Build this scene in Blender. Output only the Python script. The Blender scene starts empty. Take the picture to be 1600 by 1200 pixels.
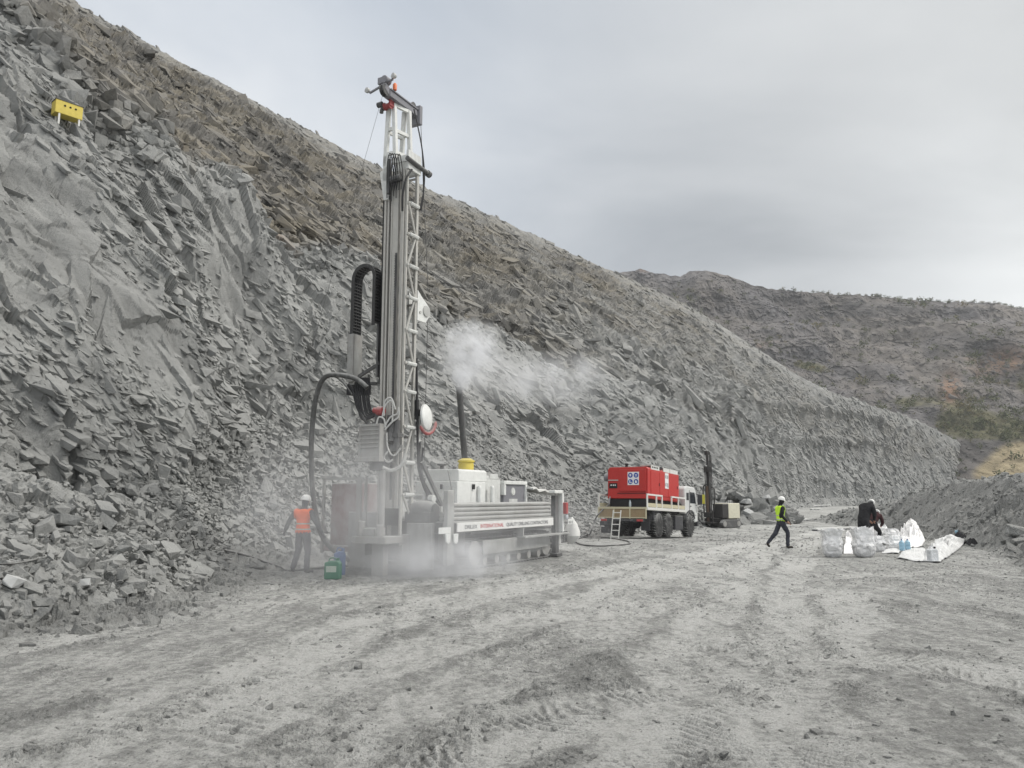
import bpy, bmesh, math, random
import numpy as np
from mathutils import Vector, Matrix
from mathutils.bvhtree import BVHTree
R = math.radians
random.seed(7)
rng = np.random.default_rng(11)
sc = bpy.context.scene
col = sc.collection

# ------------------------------------------------------------------ camera
CAMZ = 1.75
PITCH = math.atan(178/1200)
cam_d = bpy.data.cameras.new('camera')
cam = bpy.data.objects.new('camera', cam_d); col.objects.link(cam)
cam_d.sensor_width = 36; cam_d.lens = 27; cam_d.sensor_fit = 'HORIZONTAL'
cam_d.clip_start = 0.1; cam_d.clip_end = 20000
cam.location = (0, 0, CAMZ); cam.rotation_euler = (math.pi/2+PITCH, 0, 0)
sc.camera = cam
cT, sT = math.cos(PITCH), math.sin(PITCH)
def ray(px, py):
    a = (px-800)/1200; b = (600-py)/1200
    return Vector((a, cT-b*sT, sT+b*cT))
def at(px, py, D):
    d = ray(px, py); return Vector((0, 0, CAMZ))+d*(D/d.y)
def project(x, y, z):
    z = z-CAMZ; f = y*cT+z*sT; u = -y*sT+z*cT
    return 800+1200*x/f, 600-1200*u/f

# ------------------------------------------------------------------ world and sun
sc.view_settings.view_transform = 'Standard'; sc.view_settings.look = 'None'
sc.view_settings.exposure = 0.42; sc.view_settings.gamma = 1.0
sc.render.engine = 'CYCLES'
sc.cycles.use_denoising = True
sc.cycles.max_bounces = 6; sc.cycles.diffuse_bounces = 3; sc.cycles.volume_bounces = 4
sc.cycles.transparent_max_bounces = 12
sc.cycles.volume_max_steps = 128
SUN_EL, SUN_AZ = 44, 92     # degrees; azimuth measured from +Y towards +X (light from the right)
w = bpy.data.worlds.new('World'); sc.world = w; w.use_nodes = True
nt = w.node_tree; nt.nodes.clear()
def N(t, **k):
    n = nt.nodes.new(t)
    for a, b in k.items(): setattr(n, a, b)
    return n
L = nt.links.new
out = N('ShaderNodeOutputWorld')
sky = N('ShaderNodeTexSky', sky_type='NISHITA'); sky.sun_disc = False
sky.sun_elevation = R(SUN_EL); sky.sun_rotation = R(SUN_AZ)
bg1 = N('ShaderNodeBackground'); bg1.inputs[1].default_value = 0.07; L(sky.outputs[0], bg1.inputs[0])
tc = N('ShaderNodeTexCoord'); sep = N('ShaderNodeSeparateXYZ'); L(tc.outputs['Generated'], sep.inputs[0])
def M(op, a, b=None, c=None):
    n = N('ShaderNodeMath', operation=op)
    for i, v in enumerate((a, b, c)):
        if v is None: continue
        if isinstance(v, (int, float)): n.inputs[i].default_value = v
        else: L(v, n.inputs[i])
    return n.outputs[0]
X, Y, Z = sep.outputs
zz = M('ADD', M('MAXIMUM', Z, 0.0), 0.22)
cmb = N('ShaderNodeCombineXYZ'); L(M('DIVIDE', X, zz), cmb.inputs[0]); L(M('DIVIDE', Y, zz), cmb.inputs[1])
n1 = N('ShaderNodeTexNoise'); n1.inputs['Scale'].default_value = 1.35; n1.inputs['Detail'].default_value = 6; n1.inputs['Roughness'].default_value = .5
n1.inputs['Distortion'].default_value = .35
mp = N('ShaderNodeMapping'); mp.inputs['Location'].default_value = (3.1, 1.7, 0); mp.inputs['Scale'].default_value = (.8, 1.0, 1)
L(cmb.outputs[0], mp.inputs[0]); L(mp.outputs[0], n1.inputs['Vector'])
# large brightness structure of the cloud deck: brighter to the left and low on the right, darker band between
def gauss(vx, vy, vz, k):
    n = N('ShaderNodeVectorMath', operation='DISTANCE'); L(tc.outputs['Generated'], n.inputs[0])
    d = Vector((vx, vy, vz)).normalized(); n.inputs[1].default_value = d
    return M('EXPONENT', M('MULTIPLY', M('MULTIPLY', n.outputs['Value'], n.outputs['Value']), -k))
def dr(px, py): return tuple(ray(px, py))
g_dark = gauss(*dr(1260, 230), 9)
g_dark2 = gauss(*dr(980, 420), 30)
g_right = gauss(*dr(1640, 420), 32)
g_left = gauss(*dr(420, 60), 3.5)
base = M('ADD', M('MULTIPLY', n1.outputs[0], 1.0), -0.5)
val = M('ADD', 0.515, M('MULTIPLY', base, 0.6))
val = M('ADD', val, M('MULTIPLY', g_dark, -0.07))
val = M('ADD', val, M('MULTIPLY', g_dark2, -0.05))
val = M('ADD', val, M('MULTIPLY', g_right, 0.18))
val = M('ADD', val, M('MULTIPLY', g_left, 0.04))
val = M('ADD', val, M('MULTIPLY', gauss(.35, -1, .45, 1.1), 0.30))      # unseen bright patch of sky added behind the camera to light surfaces facing it
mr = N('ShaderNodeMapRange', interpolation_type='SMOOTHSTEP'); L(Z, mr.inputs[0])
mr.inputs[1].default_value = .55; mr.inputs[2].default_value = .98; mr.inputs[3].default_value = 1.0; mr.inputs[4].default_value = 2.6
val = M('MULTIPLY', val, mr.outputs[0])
cr = N('ShaderNodeValToRGB'); L(n1.outputs[0], cr.inputs[0])
cr.color_ramp.elements[0].position = .35; cr.color_ramp.elements[0].color = (.90, .985, 1.10, 1)
cr.color_ramp.elements[1].position = .7; cr.color_ramp.elements[1].color = (.97, 1.0, 1.03, 1)
wr = N('ShaderNodeMapRange'); L(X, wr.inputs[0])       # warmer greys to the right
wr.inputs[1].default_value = -.1; wr.inputs[2].default_value = .6
mixc = N('ShaderNodeMix', data_type='RGBA'); L(wr.outputs[0], mixc.inputs[0])
L(cr.outputs[0], mixc.inputs[6]); mixc.inputs[7].default_value = (.985, 1.0, .99, 1)
zr = N('ShaderNodeMapRange', interpolation_type='SMOOTHSTEP'); L(Z, zr.inputs[0]); zr.inputs[1].default_value = .55; zr.inputs[2].default_value = .8
mixz = N('ShaderNodeMix', data_type='RGBA'); L(zr.outputs[0], mixz.inputs[0]); L(mixc.outputs[2], mixz.inputs[6]); mixz.inputs[7].default_value = (1.03, 1.0, .955, 1)
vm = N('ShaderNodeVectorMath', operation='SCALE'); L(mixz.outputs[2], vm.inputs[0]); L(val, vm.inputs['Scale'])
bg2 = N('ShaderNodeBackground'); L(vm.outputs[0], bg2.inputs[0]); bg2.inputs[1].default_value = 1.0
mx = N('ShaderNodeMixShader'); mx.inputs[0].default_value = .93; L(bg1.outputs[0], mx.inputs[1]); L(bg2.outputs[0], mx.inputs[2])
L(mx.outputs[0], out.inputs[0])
sd = bpy.data.lights.new('sun', 'SUN'); sd.energy = 1.6; sd.angle = R(14); sd.color = (1, .96, .9)
so = bpy.data.objects.new('sun', sd); col.objects.link(so)
dv = Vector((math.sin(R(SUN_AZ))*math.cos(R(SUN_EL)), math.cos(R(SUN_AZ))*math.cos(R(SUN_EL)), math.sin(R(SUN_EL))))
so.rotation_euler = dv.to_track_quat('Z', 'Y').to_euler(); so.location = dv*50

# ------------------------------------------------------------------ helpers
def tag(o, label=None, cat=None, group=None, kind=None):
    if label: o['label'] = label
    if cat: o['category'] = cat
    if group: o['group'] = group
    if kind: o['kind'] = kind
    return o
def empty(name, loc=(0, 0, 0), rot=(0, 0, 0)):
    o = bpy.data.objects.new(name, None); o.empty_display_size = .3
    o.location = loc; o.rotation_euler = rot; col.objects.link(o); return o
def newmesh(name, verts, faces, mat, parent=None, smooth=False, loops=None, k=None):
    """numpy mesh: faces either list of tuples or (n,k) array"""
    me = bpy.data.meshes.new(name)
    if isinstance(faces, np.ndarray):
        n, k = faces.shape
        me.vertices.add(len(verts)); me.vertices.foreach_set('co', np.asarray(verts, dtype=np.float32).ravel())
        me.loops.add(n*k); me.loops.foreach_set('vertex_index', faces.astype(np.int32).ravel())
        me.polygons.add(n); me.polygons.foreach_set('loop_start', np.arange(0, n*k, k, dtype=np.int32))
        me.update(calc_edges=True)
    else:
        me.from_pydata([tuple(v) for v in verts], [], faces); me.update()
    me.polygons.foreach_set('use_smooth', np.full(len(me.polygons), bool(smooth)))
    o = bpy.data.objects.new(name, me); col.objects.link(o)
    if mat: me.materials.append(mat)
    if parent: o.parent = parent
    return o
def attr(o, name, vals):
    a = o.data.attributes.new(name, 'FLOAT', 'POINT'); a.data.foreach_set('value', np.asarray(vals, dtype=np.float32))

# numpy noise (hash tables, single precision)
TB = 256
_tabs = {}
def tab(seed, n):
    k = (seed, n)
    if k not in _tabs: _tabs[k] = np.random.default_rng(seed*7+n).random((n, TB*TB), dtype=np.float32)
    return _tabs[k]
def vnoise(x, y, seed=0):
    x = np.asarray(x, np.float32); y = np.asarray(y, np.float32)
    ix = np.floor(x); iy = np.floor(y); fx = x-ix; fy = y-iy
    ix = ix.astype(np.int32) & 255; iy = iy.astype(np.int32) & 255; ix1 = (ix+1) & 255; iy1 = (iy+1) & 255
    fx = fx*fx*(3-2*fx); fy = fy*fy*(3-2*fy)
    t = tab(seed, 1)[0]
    a = t[ix*TB+iy]; b = t[ix1*TB+iy]; c = t[ix*TB+iy1]; d = t[ix1*TB+iy1]
    return (a+(b-a)*fx)*(1-fy)+(c+(d-c)*fx)*fy-np.float32(.5)
def fbm(x, y, seed=0, oct=5, gain=.5, lac=2.03):
    s = 0; a = 1.0
    for i in range(oct):
        s = s+a*vnoise(x+i*17.3, y-i*9.1, seed+i); x = x*lac; y = y*lac; a *= gain
    return s
def _cells(x, y, seed):
    x = np.asarray(x, np.float32); y = np.asarray(y, np.float32)
    ix = np.floor(x); iy = np.floor(y); fx = x-ix; fy = y-iy; ii = ix.astype(np.int32); jj = iy.astype(np.int32)
    t = tab(seed, 6)
    for dx in (-1, 0, 1):
        for dy in (-1, 0, 1):
            k = ((ii+dx) & 255)*TB+((jj+dy) & 255)
            yield fx-dx-t[0][k], fy-dy-t[1][k], t, k
def facets(x, y, seed, tilt=1.0, jag=1.0):
    """angular blocks: every cell is its own randomly tilted flat piece. returns height, None"""
    b1 = np.full(x.shape, 9e9, np.float32); hv = np.zeros(x.shape, np.float32)
    for ex, ey, t, k in _cells(x, y, seed):
        d = ex*ex+ey*ey
        new = d < b1
        hh = (t[2][k]-.5)*jag+tilt*(ex*(t[3][k]-.5)*2+ey*(t[4][k]-.5)*2)
        hv = np.where(new, hh, hv); b1 = np.where(new, d, b1)
    return hv, None
def blocks(x, y, seed, tilt=.8, jag=.6, k_=3.0, flat=.32):
    """broken rock: upper envelope of tilted slabs with steep sides (continuous)"""
    hv = np.full(x.shape, -9.0, np.float32)
    for ex, ey, t, k in _cells(x, y, seed):
        an = t[5][k]*np.float32(3.14159); c = np.cos(an); s = np.sin(an)
        u = np.abs(ex*c+ey*s); v = np.abs(ey*c-ex*s)*1.25
        hh = (t[2][k]-.5)*jag+tilt*(ex*(t[3][k]-.5)+ey*(t[4][k]-.5))*2-k_*np.maximum(np.maximum(u, v)-flat, 0)
        hv = np.maximum(hv, hh)
    return hv
def sstep(a, b, x):
    t = np.clip((x-a)/(b-a), 0, 1); return t*t*(3-2*t)

# ------------------------------------------------------------------ node material helper
class Mat:
    def __init__(s, name, rough=.8, metal=0.0):
        s.m = bpy.data.materials.new(name); s.m.use_nodes = True; s.t = s.m.node_tree
        s.b = s.t.nodes['Principled BSDF']; s.b.inputs['Roughness'].default_value = rough; s.b.inputs['Metallic'].default_value = metal
        s.b.inputs['Specular IOR Level'].default_value = .3
    def n(s, t, **k):
        n = s.t.nodes.new(t)
        for a, b in k.items(): setattr(n, a, b)
        return n
    def l(s, a, b): s.t.links.new(a, b)
    def noise(s, vec, scale, detail=5, rough=.6, dist=0, out=0):
        n = s.n('ShaderNodeTexNoise'); n.inputs['Scale'].default_value = scale; n.inputs['Detail'].default_value = detail
        n.inputs['Roughness'].default_value = rough; n.inputs['Distortion'].default_value = dist
        if vec is not None: s.l(vec, n.inputs['Vector'])
        return n.outputs[out]
    def ramp(s, fac, *st):
        r = s.n('ShaderNodeValToRGB'); s.l(fac, r.inputs[0]); e = r.color_ramp.elements
        for i, (p, c) in enumerate(st):
            el = e[i] if i < 2 else e.new(p)
            el.position = p; el.color = (*c, 1) if len(c) == 3 else c
        return r.outputs[0]
    def mix(s, fac, a, b, mode='MIX'):
        x = s.n('ShaderNodeMix', data_type='RGBA', blend_type=mode)
        for i, v in ((0, fac), (6, a), (7, b)):
            if isinstance(v, (int, float)): x.inputs[i].default_value = v
            elif isinstance(v, tuple): x.inputs[i].default_value = (*v, 1)
            else: s.l(v, x.inputs[i])
        return x.outputs[2]
    def math(s, op, a, b=0.0):
        x = s.n('ShaderNodeMath', operation=op)
        for i, v in ((0, a), (1, b)):
            if isinstance(v, (int, float)): x.inputs[i].default_value = v
            else: s.l(v, x.inputs[i])
        return x.outputs[0]
    def obj(s): return s.n('ShaderNodeTexCoord').outputs['Object']
    def pos(s): return s.n('ShaderNodeNewGeometry').outputs['Position']
    def uv(s, sx=1, sy=1, rot=0):
        m = s.n('ShaderNodeMapping'); m.inputs['Scale'].default_value = (sx, sy, 1); m.inputs['Rotation'].default_value = (0, 0, rot)
        s.l(s.n('ShaderNodeTexCoord').outputs['UV'], m.inputs[0]); return m.outputs[0]
    def at(s, name): return s.n('ShaderNodeAttribute', attribute_name=name).outputs['Fac']
    def color(s, c):
        if isinstance(c, tuple): s.b.inputs['Base Color'].default_value = (*c, 1)
        else: s.l(c, s.b.inputs['Base Color'])
        return s
    def bump(s, h, strength=.5, dist=.05):
        b = s.n('ShaderNodeBump'); b.inputs['Strength'].default_value = strength; b.inputs['Distance'].default_value = dist
        s.l(h, b.inputs['Height']); s.l(b.outputs[0], s.b.inputs['Normal']); return s
# ------------------------------------------------------------------ terrain
def uvset(o, u, v, faces):
    uvl = o.data.uv_layers.new(name='UVMap')
    idx = faces.ravel(); uvl.data.foreach_set('uv', np.stack([u[idx], v[idx]], 1).astype(np.float32).ravel())
def gridfaces(nr, nc):
    i = np.arange(nr-1)[:, None]*nc+np.arange(nc-1)[None, :]
    i = i.ravel(); return np.stack([i, i+1, i+nc+1, i+nc], 1)

G = (.315, .322, .312)      # fresh grey shale
m = Mat('grey_shale_slope', .95)
p = m.pos()
uv1 = m.uv(.35, 1.5, R(52)); uv2 = m.uv(1, 1, 0)
streak = m.noise(uv1, .55, 5, .55, .4)
patch = m.noise(uv2, .09, 6, .6, .3)
fine = m.noise(p, 2.2, 8, .7)
grey = m.ramp(streak, (.3, (.165, .169, .165)), (.5, (.24, .244, .238)), (.72, (.325, .33, .32)))
grey = m.mix(m.ramp(patch, (.35, (0, 0, 0)), (.68, (1, 1, 1))), grey, m.mix(.5, grey, (.35, .353, .345)))
ochre = m.ramp(m.noise(uv1, .25, 6, .6, .6), (.3, (.105, .101, .094)), (.47, (.145, .137, .123)), (.6, (.185, .165, .128)), (.72, (.168, .16, .146)))
rust = m.ramp(streak, (.35, (.14, .12, .105)), (.6, (.25, .18, .125)))
c = m.mix(m.at('brown'), grey, ochre)
c = m.mix(m.at('rust'), c, rust)
c = m.mix(m.at('tan'), c, m.ramp(fine, (.3, (.33, .26, .15)), (.7, (.46, .38, .24))))
c = m.mix(m.at('green'), c, m.ramp(fine, (.3, (.05, .06, .03)), (.7, (.15, .15, .07))))
cf = m.ramp(fine, (.25, (.72, .72, .72)), (.5, (1, 1, 1)), (.75, (1.0, 1.0, 1.0)))
c = m.mix(1.0, c, cf, 'MULTIPLY')
m.color(c); m.bump(m.math('ADD', fine, m.math('MULTIPLY', m.noise(p, 7.0, 6, .7), .5)), .75, .12)
M_SLOPE = m.m

# section lines: toe on the quarry floor and matching point of the crest
Z1 = -.45
toe = [(-44, -50, 0), (-20, -16, 0), (-9.5, 5, 0), (-6.4, 11.5, 0), (-6.2, 16, 0), (-6.3, 22, 0), (-3.5, 31, -.1), (3.5, 42, -.3), (15.5, 60, Z1), (38, 112, Z1), (75, 190, Z1), (130, 250, Z1), (185, 300, Z1)]
Mq = Vector((-.81, .58, 0))
def crest(px, py, q=95, D=None):
    d = ray(px, py)
    t = q/(Mq.x*d.x+Mq.y*d.y) if D is None else D/d.y
    return tuple(Vector((0, 0, CAMZ))+d*t)
cr_ = [(-150, 0, 62), (-120, 30, 62), crest(-260, -185), crest(20, -48), crest(180, 40), crest(395, 152), crest(600, 262), crest(745, 325), crest(900, 398, D=188), crest(1080, 480, D=215), crest(1290, 607, D=235), crest(1450, 664, D=280), crest(1600, 752, D=345)]
toe = np.array(toe, float); cre = np.array([tuple(c) for c in cr_], float)
NSEC = len(toe)
def smooth_curve(P, a):
    # Catmull-Rom
    i = np.clip(np.floor(a).astype(int), 0, len(P)-2); f = (a-i)[:, None]
    P0 = P[np.clip(i-1, 0, len(P)-1)]; P1 = P[i]; P2 = P[i+1]; P3 = P[np.clip(i+2, 0, len(P)-1)]
    return .5*((2*P1)+(-P0+P2)*f+(2*P0-5*P1+4*P2-P3)*f**2+(-P0+3*P1-3*P2+P3)*f**3)
NC, NR = 1500, 760
a = np.concatenate([np.linspace(0, 2, 60)[:-1], np.linspace(2, 11, NC-210), np.linspace(11, 12, 150)[1:]]); NC = len(a)
Tt = smooth_curve(toe, a); Cc = smooth_curve(cre, a)
wv = np.linspace(0, 1, NR); 
_ia = 3.6; _T = smooth_curve(toe, np.array([_ia]))[0]; _C = smooth_curve(cre, np.array([_ia]))[0]; _q = np.linspace(0, 1, 4000)
_P = _T[None]*(1-_q[:, None])+_C[None]*_q[:, None]; _h = np.sin(np.pi*np.clip(_q/.215, 0, 1)*.5)*(_q < .215)*0
_py = -project(_P[:, 0], _P[:, 1], _P[:, 2])[1]; _py = (_py-_py[0])/(_py[-1]-_py[0])
vv = np.interp(wv, .85*_py+.15*_q, _q)            # rows evenly spaced as seen from the floor
A = np.broadcast_to(a[None, :], (NR, NC)); V = np.broadcast_to(vv[:, None], (NR, NC))
P = Tt[None]*(1-V[..., None])+Cc[None]*V[..., None]
vb = np.interp(a, [0, 2.2, 2.65, 3.1, 6, 7, 8, 12], [.30, .29, .26, .215, .215, .2, .18, .18])[None, :]       # bench height fraction
near = np.interp(a, [0, 4, 5.5, 7, 8.5, 10, 12], [1, 1, .8, .45, .45, .5, .4])[None, :]
Lc = np.linalg.norm(Cc-Tt, axis=1)[None, :]
r = V/vb
prof = np.where(r < .2, -.16*(r/.2), np.where(r < 1, -.16+(r-.2)/.8*1.10, np.where(r < 1.12, .94-(r-1)*2.6, .628*(1-sstep(1.12, 2.1, r)))))
prof = prof*near*vb*Lc*.2
# outward normal of each section
nx = np.cross(np.gradient(Cc+Tt, axis=0), (Cc-Tt)); nx /= np.linalg.norm(nx, axis=1)[:, None]+1e-9
nx *= np.sign(nx[NC//2, 2])
# force sensible outward direction
P = P+nx[None]*prof[..., None]
S = P[..., 0]*.58+P[..., 1]*.81; Q = -P[..., 0]*.81+P[..., 1]*.58; T = np.sqrt(np.maximum(Q, 0)**2+P[..., 2]**2)*np.sign(Q)
dist = np.sqrt(P[..., 0]**2+P[..., 1]**2)
tlim = np.interp(a, [0, 4, 5, 6], [.17, .17, .3, .3])[None, :]
talus = (1-sstep(tlim, tlim+.09, r+.05*fbm(S*.12, T*.12, 5, 3)))*np.ones_like(V)
upper = sstep(.98, 1.08, r+.06*fbm(S*.08, T*.08, 6, 3))
dx, dy = math.cos(R(-52)), math.sin(R(-52))
W1 = S*dx+T*dy; W2 = -S*dy+T*dx
wob = fbm(S*.15, T*.15, 8, 3)*1.2
cliffm = (1-talus)*(1-upper*.75)
def oct_(size, el, seed, amp, tilt, jag):
    h, e = facets((W1+wob)/(size*el), (W2+wob*.6)/size, seed, tilt, jag)
    return h*amp*np.clip(size*el*130/dist-.3, 0, 1)
def blk(size, el, seed, amp, tilt=.8, jag=.6, k=3.0, flat=.32):
    w2 = vnoise(W1/(size*2), W2/(size*2), seed+50)*size*.5
    return blocks((W1+wob+w2)/(size*el), (W2+wob*.6-w2)/size, seed, tilt, jag, k, flat)*amp*np.clip(size*el*130/dist-.3, 0, 1)
mod = .35+.95*sstep(-.25, .35, fbm(S*.09, T*.09, 40, 3))         # alternates slabs and shattered zones
disp = np.zeros_like(V)
disp += cliffm*(blk(6.5, 1.4, 21, 1.1, .9, .6, 2.2, .45)+blk(2.8, 1.5, 22, .45, 1.0, .8, 2.6, .42)*mod+oct_(3.1, 1.5, 28, .42, 1.1, .15))
disp += (cliffm*.9+.1)*(oct_(1.1, 1.9, 23, .28, 1.3, .5)*(.5+.5*mod)+oct_(.48, 1.8, 24, .11, 1.2, .5)*mod+oct_(.22, 1.7, 25, .045, 1.2, .5)*mod)
crk = 1-np.abs(fbm(W2*.35+wob*.3, W1*.05, 41, 3))*7
disp -= cliffm*np.clip(crk, 0, 1)*.35
crk = 1-np.abs(fbm(W1*.14, W2*.05, 45, 3))*9
disp -= cliffm*np.clip(crk, 0, 1)*.5
disp += talus*(oct_(.6, 1.1, 31, .13, 1.1, .8)+oct_(.26, 1.1, 32, .1, 1.2, 1)+oct_(.1, 1.2, 33, .05, 1.2, 1.2))
gul = np.abs(fbm(W2*.11+S*.02, W1*.022, 51, 5, .55))
crestf = 1-.75*sstep(.8, 1, V)
disp += upper*crestf*(-gul*2.2+fbm(S*.05, T*.05, 52, 5, .5)*2.0+oct_(5.5, 1.9, 54, .8, .9, .2)+oct_(2.2, 2.0, 55, .5, 1.1, .4)+oct_(.9, 2.0, 56, .36, 1.3, .9)+oct_(.45, 2, 57, .2, 1.3, 1))
disp += (1-upper)*(fbm(S*.07, T*.07, 53, 4)*1.8)
far = sstep(45, 110, dist)
lowf = sstep(.02, .12, V)
disp += far*lowf*crestf*.75*(-np.abs(fbm(W2*.13, W1*.025, 61, 5, .6))*1.8+oct_(3.4, 2.3, 62, .55, .9, .1)+oct_(1.5, 2.4, 64, .4, 1.1, .3)+oct_(.7, 2.4, 65, .3, 1.2, .8))
for h0, wd in ((16, 1.0), (25, 1.2)):
    disp += sstep(6.3, 8, A)*(1-sstep(10.4, 11, A))*np.exp(-((P[..., 2]-h0-fbm(S*.02, S*0, 64, 2)*4)/wd)**2)*1.6
edge = sstep(0, .012, V)*(1-.5*sstep(.97, 1, V))
disp = disp*(.25+.75*edge)*(1-np.interp(A, [5, 7], [0, .85])*(1-sstep(.0, .07, V)))
nrm = nx[None]*np.ones_like(P)
P = P+nrm*disp[..., None]
P[..., 0] += cliffm*fbm(S*1.1, T*1.1, 70, 3)*.12
P[0, :, 2] = -2.5                     # root the toe under the floor
_k = sstep(8, 10, a)[:, None]; P[-1] = P[-2]+(np.array((-.81, .58, -.35))*(1-_k)+np.array((.5, .86, -.8))*_k)*14   # crest falls away behind
verts = P.reshape(-1, 3); faces = gridfaces(NR, NC)
slope = newmesh('quarry_slope', verts, faces, M_SLOPE, smooth=False)
uvset(slope, S.ravel(), T.ravel(), faces)
lump = fbm(S*.05, T*.05, 81, 4)
px_, py_ = project(verts[:, 0], np.maximum(verts[:, 1], .5), verts[:, 2])
brown = np.clip(upper*(.88+.8*lump), 0, 1)
brown = brown*(1-.45*sstep(.84, .97, V+.05*lump))                # greyer scree just under the crest
brown = brown*(1-.6*sstep(8.4, 10, A))*(1-.8*sstep(6.5, 8, A)*(1-sstep(.35, .6, V)))
band = np.exp(-((W2-fbm(W1*.03, W2*.03, 90, 3)*14-18)/5.0)**2)+.8*np.exp(-((W2-fbm(W1*.03, W2*.03, 91, 3)*12-40)/5)**2)
rustm = np.clip(band*sstep(-.1, .25, fbm(S*.12, T*.12, 92, 4))*upper*(1-sstep(7.5, 9, A))*1.5, 0, 1)
tan = V*0
attr(slope, 'brown', brown.ravel()*.9); attr(slope, 'rust', rustm.ravel()*.8); attr(slope, 'tan', tan.ravel()); attr(slope, 'green', np.zeros(NR*NC))
slope['kind'] = 'structure'
slopeA = A.ravel(); slopeV = V.ravel(); slopeR = r.ravel()
slopeVerts = verts

# ---- quarry floor: one sheet from under the camera to the horizon
def px2g(px, py, z=0.0):
    d = ray(px, py); t = (z-CAMZ)/d.z; return (d.x*t, d.y*t)
def basez(x, y):
    return -.45*sstep(30, 46, y)
ND, NA = 980, 1000
D_ = np.concatenate([[-400, -100, -40, -15, -5, 0, 1.2, 2.2], np.geomspace(3.0, 75, ND-60), np.geomspace(78, 400, 40), [600, 1200, 3000, 9000]])
a_ = np.concatenate([[-60, -12, -4, -2, -1.4, -1.1], np.linspace(-.86, .86, NA), [1.1, 1.4, 2, 4, 12, 60]])
ND, NA = len(D_), len(a_)
W_ = np.maximum(np.abs(D_), 5.0)
gx = a_[None, :]*W_[:, None]; gy = np.broadcast_to(D_[:, None], gx.shape).copy()
gz = basez(gx, gy)
cell = np.maximum(W_*1.72/1000, 0.004)[:, None]
fade = lambda s: np.clip(s/(cell*2.2)-.35, 0, 1)
# berm / spoil heap on the right: crest line and toe line
crl = np.array([(19, 13, 2.6), (19.5, 20, 2.8), (20.5, 28, 2.8), (21.3, 32, 2.9), (22.8, 37, 3.0), (24.4, 43, 2.9), (26.2, 50, 2.5), (28, 58, 1.85), (29.5, 68, 1.0), (31, 80, .2)])
tol = np.array([(9.8, 10), (11.0, 16.5), (14.2, 22.8), (16.3, 27), (17.3, 31), (19.5, 38), (22.5, 47), (25, 56), (27, 66), (29, 80)])
cx = np.interp(gy, crl[:, 1], crl[:, 0]); ch = np.interp(gy, crl[:, 1], crl[:, 2]); ch = ch*sstep(2, 9, gy)*(1-sstep(70, 82, gy))
tx = np.interp(gy, tol[:, 1], tol[:, 0])
hb = np.clip((gx-tx)/(cx-tx), 0, 1); back = np.clip(1-(gx-cx-5)/9, 0, 1)
lumpy = fbm(gx*.35, gy*.35, 201, 4)
heap = (hb**1.1)*ch*back
heapm = sstep(-.03, .12, (gx-tx)/(cx-tx))*np.clip(back*3, 0, 1)*sstep(2, 9, gy)*(1-sstep(70, 80, gy))
gz = gz+heap*(1+.25*lumpy)+heapm*(lumpy*.35)
for sz, am, sd in ((1.3, .16, 211), (.55, .10, 212), (.24, .07, 213), (.11, .04, 214)):
    h, _ = facets((gx*.86+gy*.5)/(sz*1.3), (gy*.86-gx*.5)/sz, sd, 1.2, 1.3)
    gz = gz+h*am*heapm*fade(sz)
# left toe apron roughness
toex = np.interp(gy, toe[:, 1], toe[:, 0])
apr = (1-sstep(-.6, 2.2, gx-toex+fbm(gx*.5, gy*.5, 220, 3)*1.8))*sstep(3, 6, gy)*(1-sstep(90, 120, gy))
gz = gz+apr*(.35*(1-sstep(-1.5, 1.5, gx-toex)))
for sz, am, sd in ((.5, .12, 221), (.2, .08, 222), (.09, .04, 223)):
    h, _ = facets(gx/sz, gy/sz, sd, 1.0, 1.3); gz = gz+h*am*apr*fade(sz)
# wheel and crawler tracks
tracks = [([(-60, 1195), (300, 1085), (620, 962), (900, 900), (1150, 852), (1300, 815)], .55, 1),
          ([(120, 1215), (520, 1062), (850, 962), (1080, 880), (1200, 842)], .5, 1),
          ([(420, 1215), (700, 1090), (980, 960), (1130, 880), (1230, 836)], .5, 0),
          ([(1020, 1215), (1070, 1040), (1130, 935), (1190, 870), (1250, 828)], .42, 2),
          ([(1230, 1215), (1215, 1060), (1225, 950), (1250, 870), (1280, 825)], .42, 2),
          ([(1320, 925), (1335, 985), (1200, 1045), (1000, 1085), (850, 1130), (700, 1215)], .4, 2),
          ([(-60, 1030), (250, 968), (520, 925), (760, 905), (1000, 900), (1300, 925)], .5, 0),
          ([(640, 965), (900, 960), (1150, 925), (1300, 900), (1600, 890)], .45, 0),
          ([(1640, 1080), (1450, 1040), (1200, 1020), (1050, 1000)], .45, 2)]
bright = np.zeros_like(gx); berm = np.zeros_like(gx); tread = np.zeros_like(gx); rut = np.zeros_like(gx)
wx = gx+fbm(gx*.8, gy*.8, 231, 3)*.35; wy = gy+fbm(gx*.8, gy*.8, 232, 3)*.35
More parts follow.
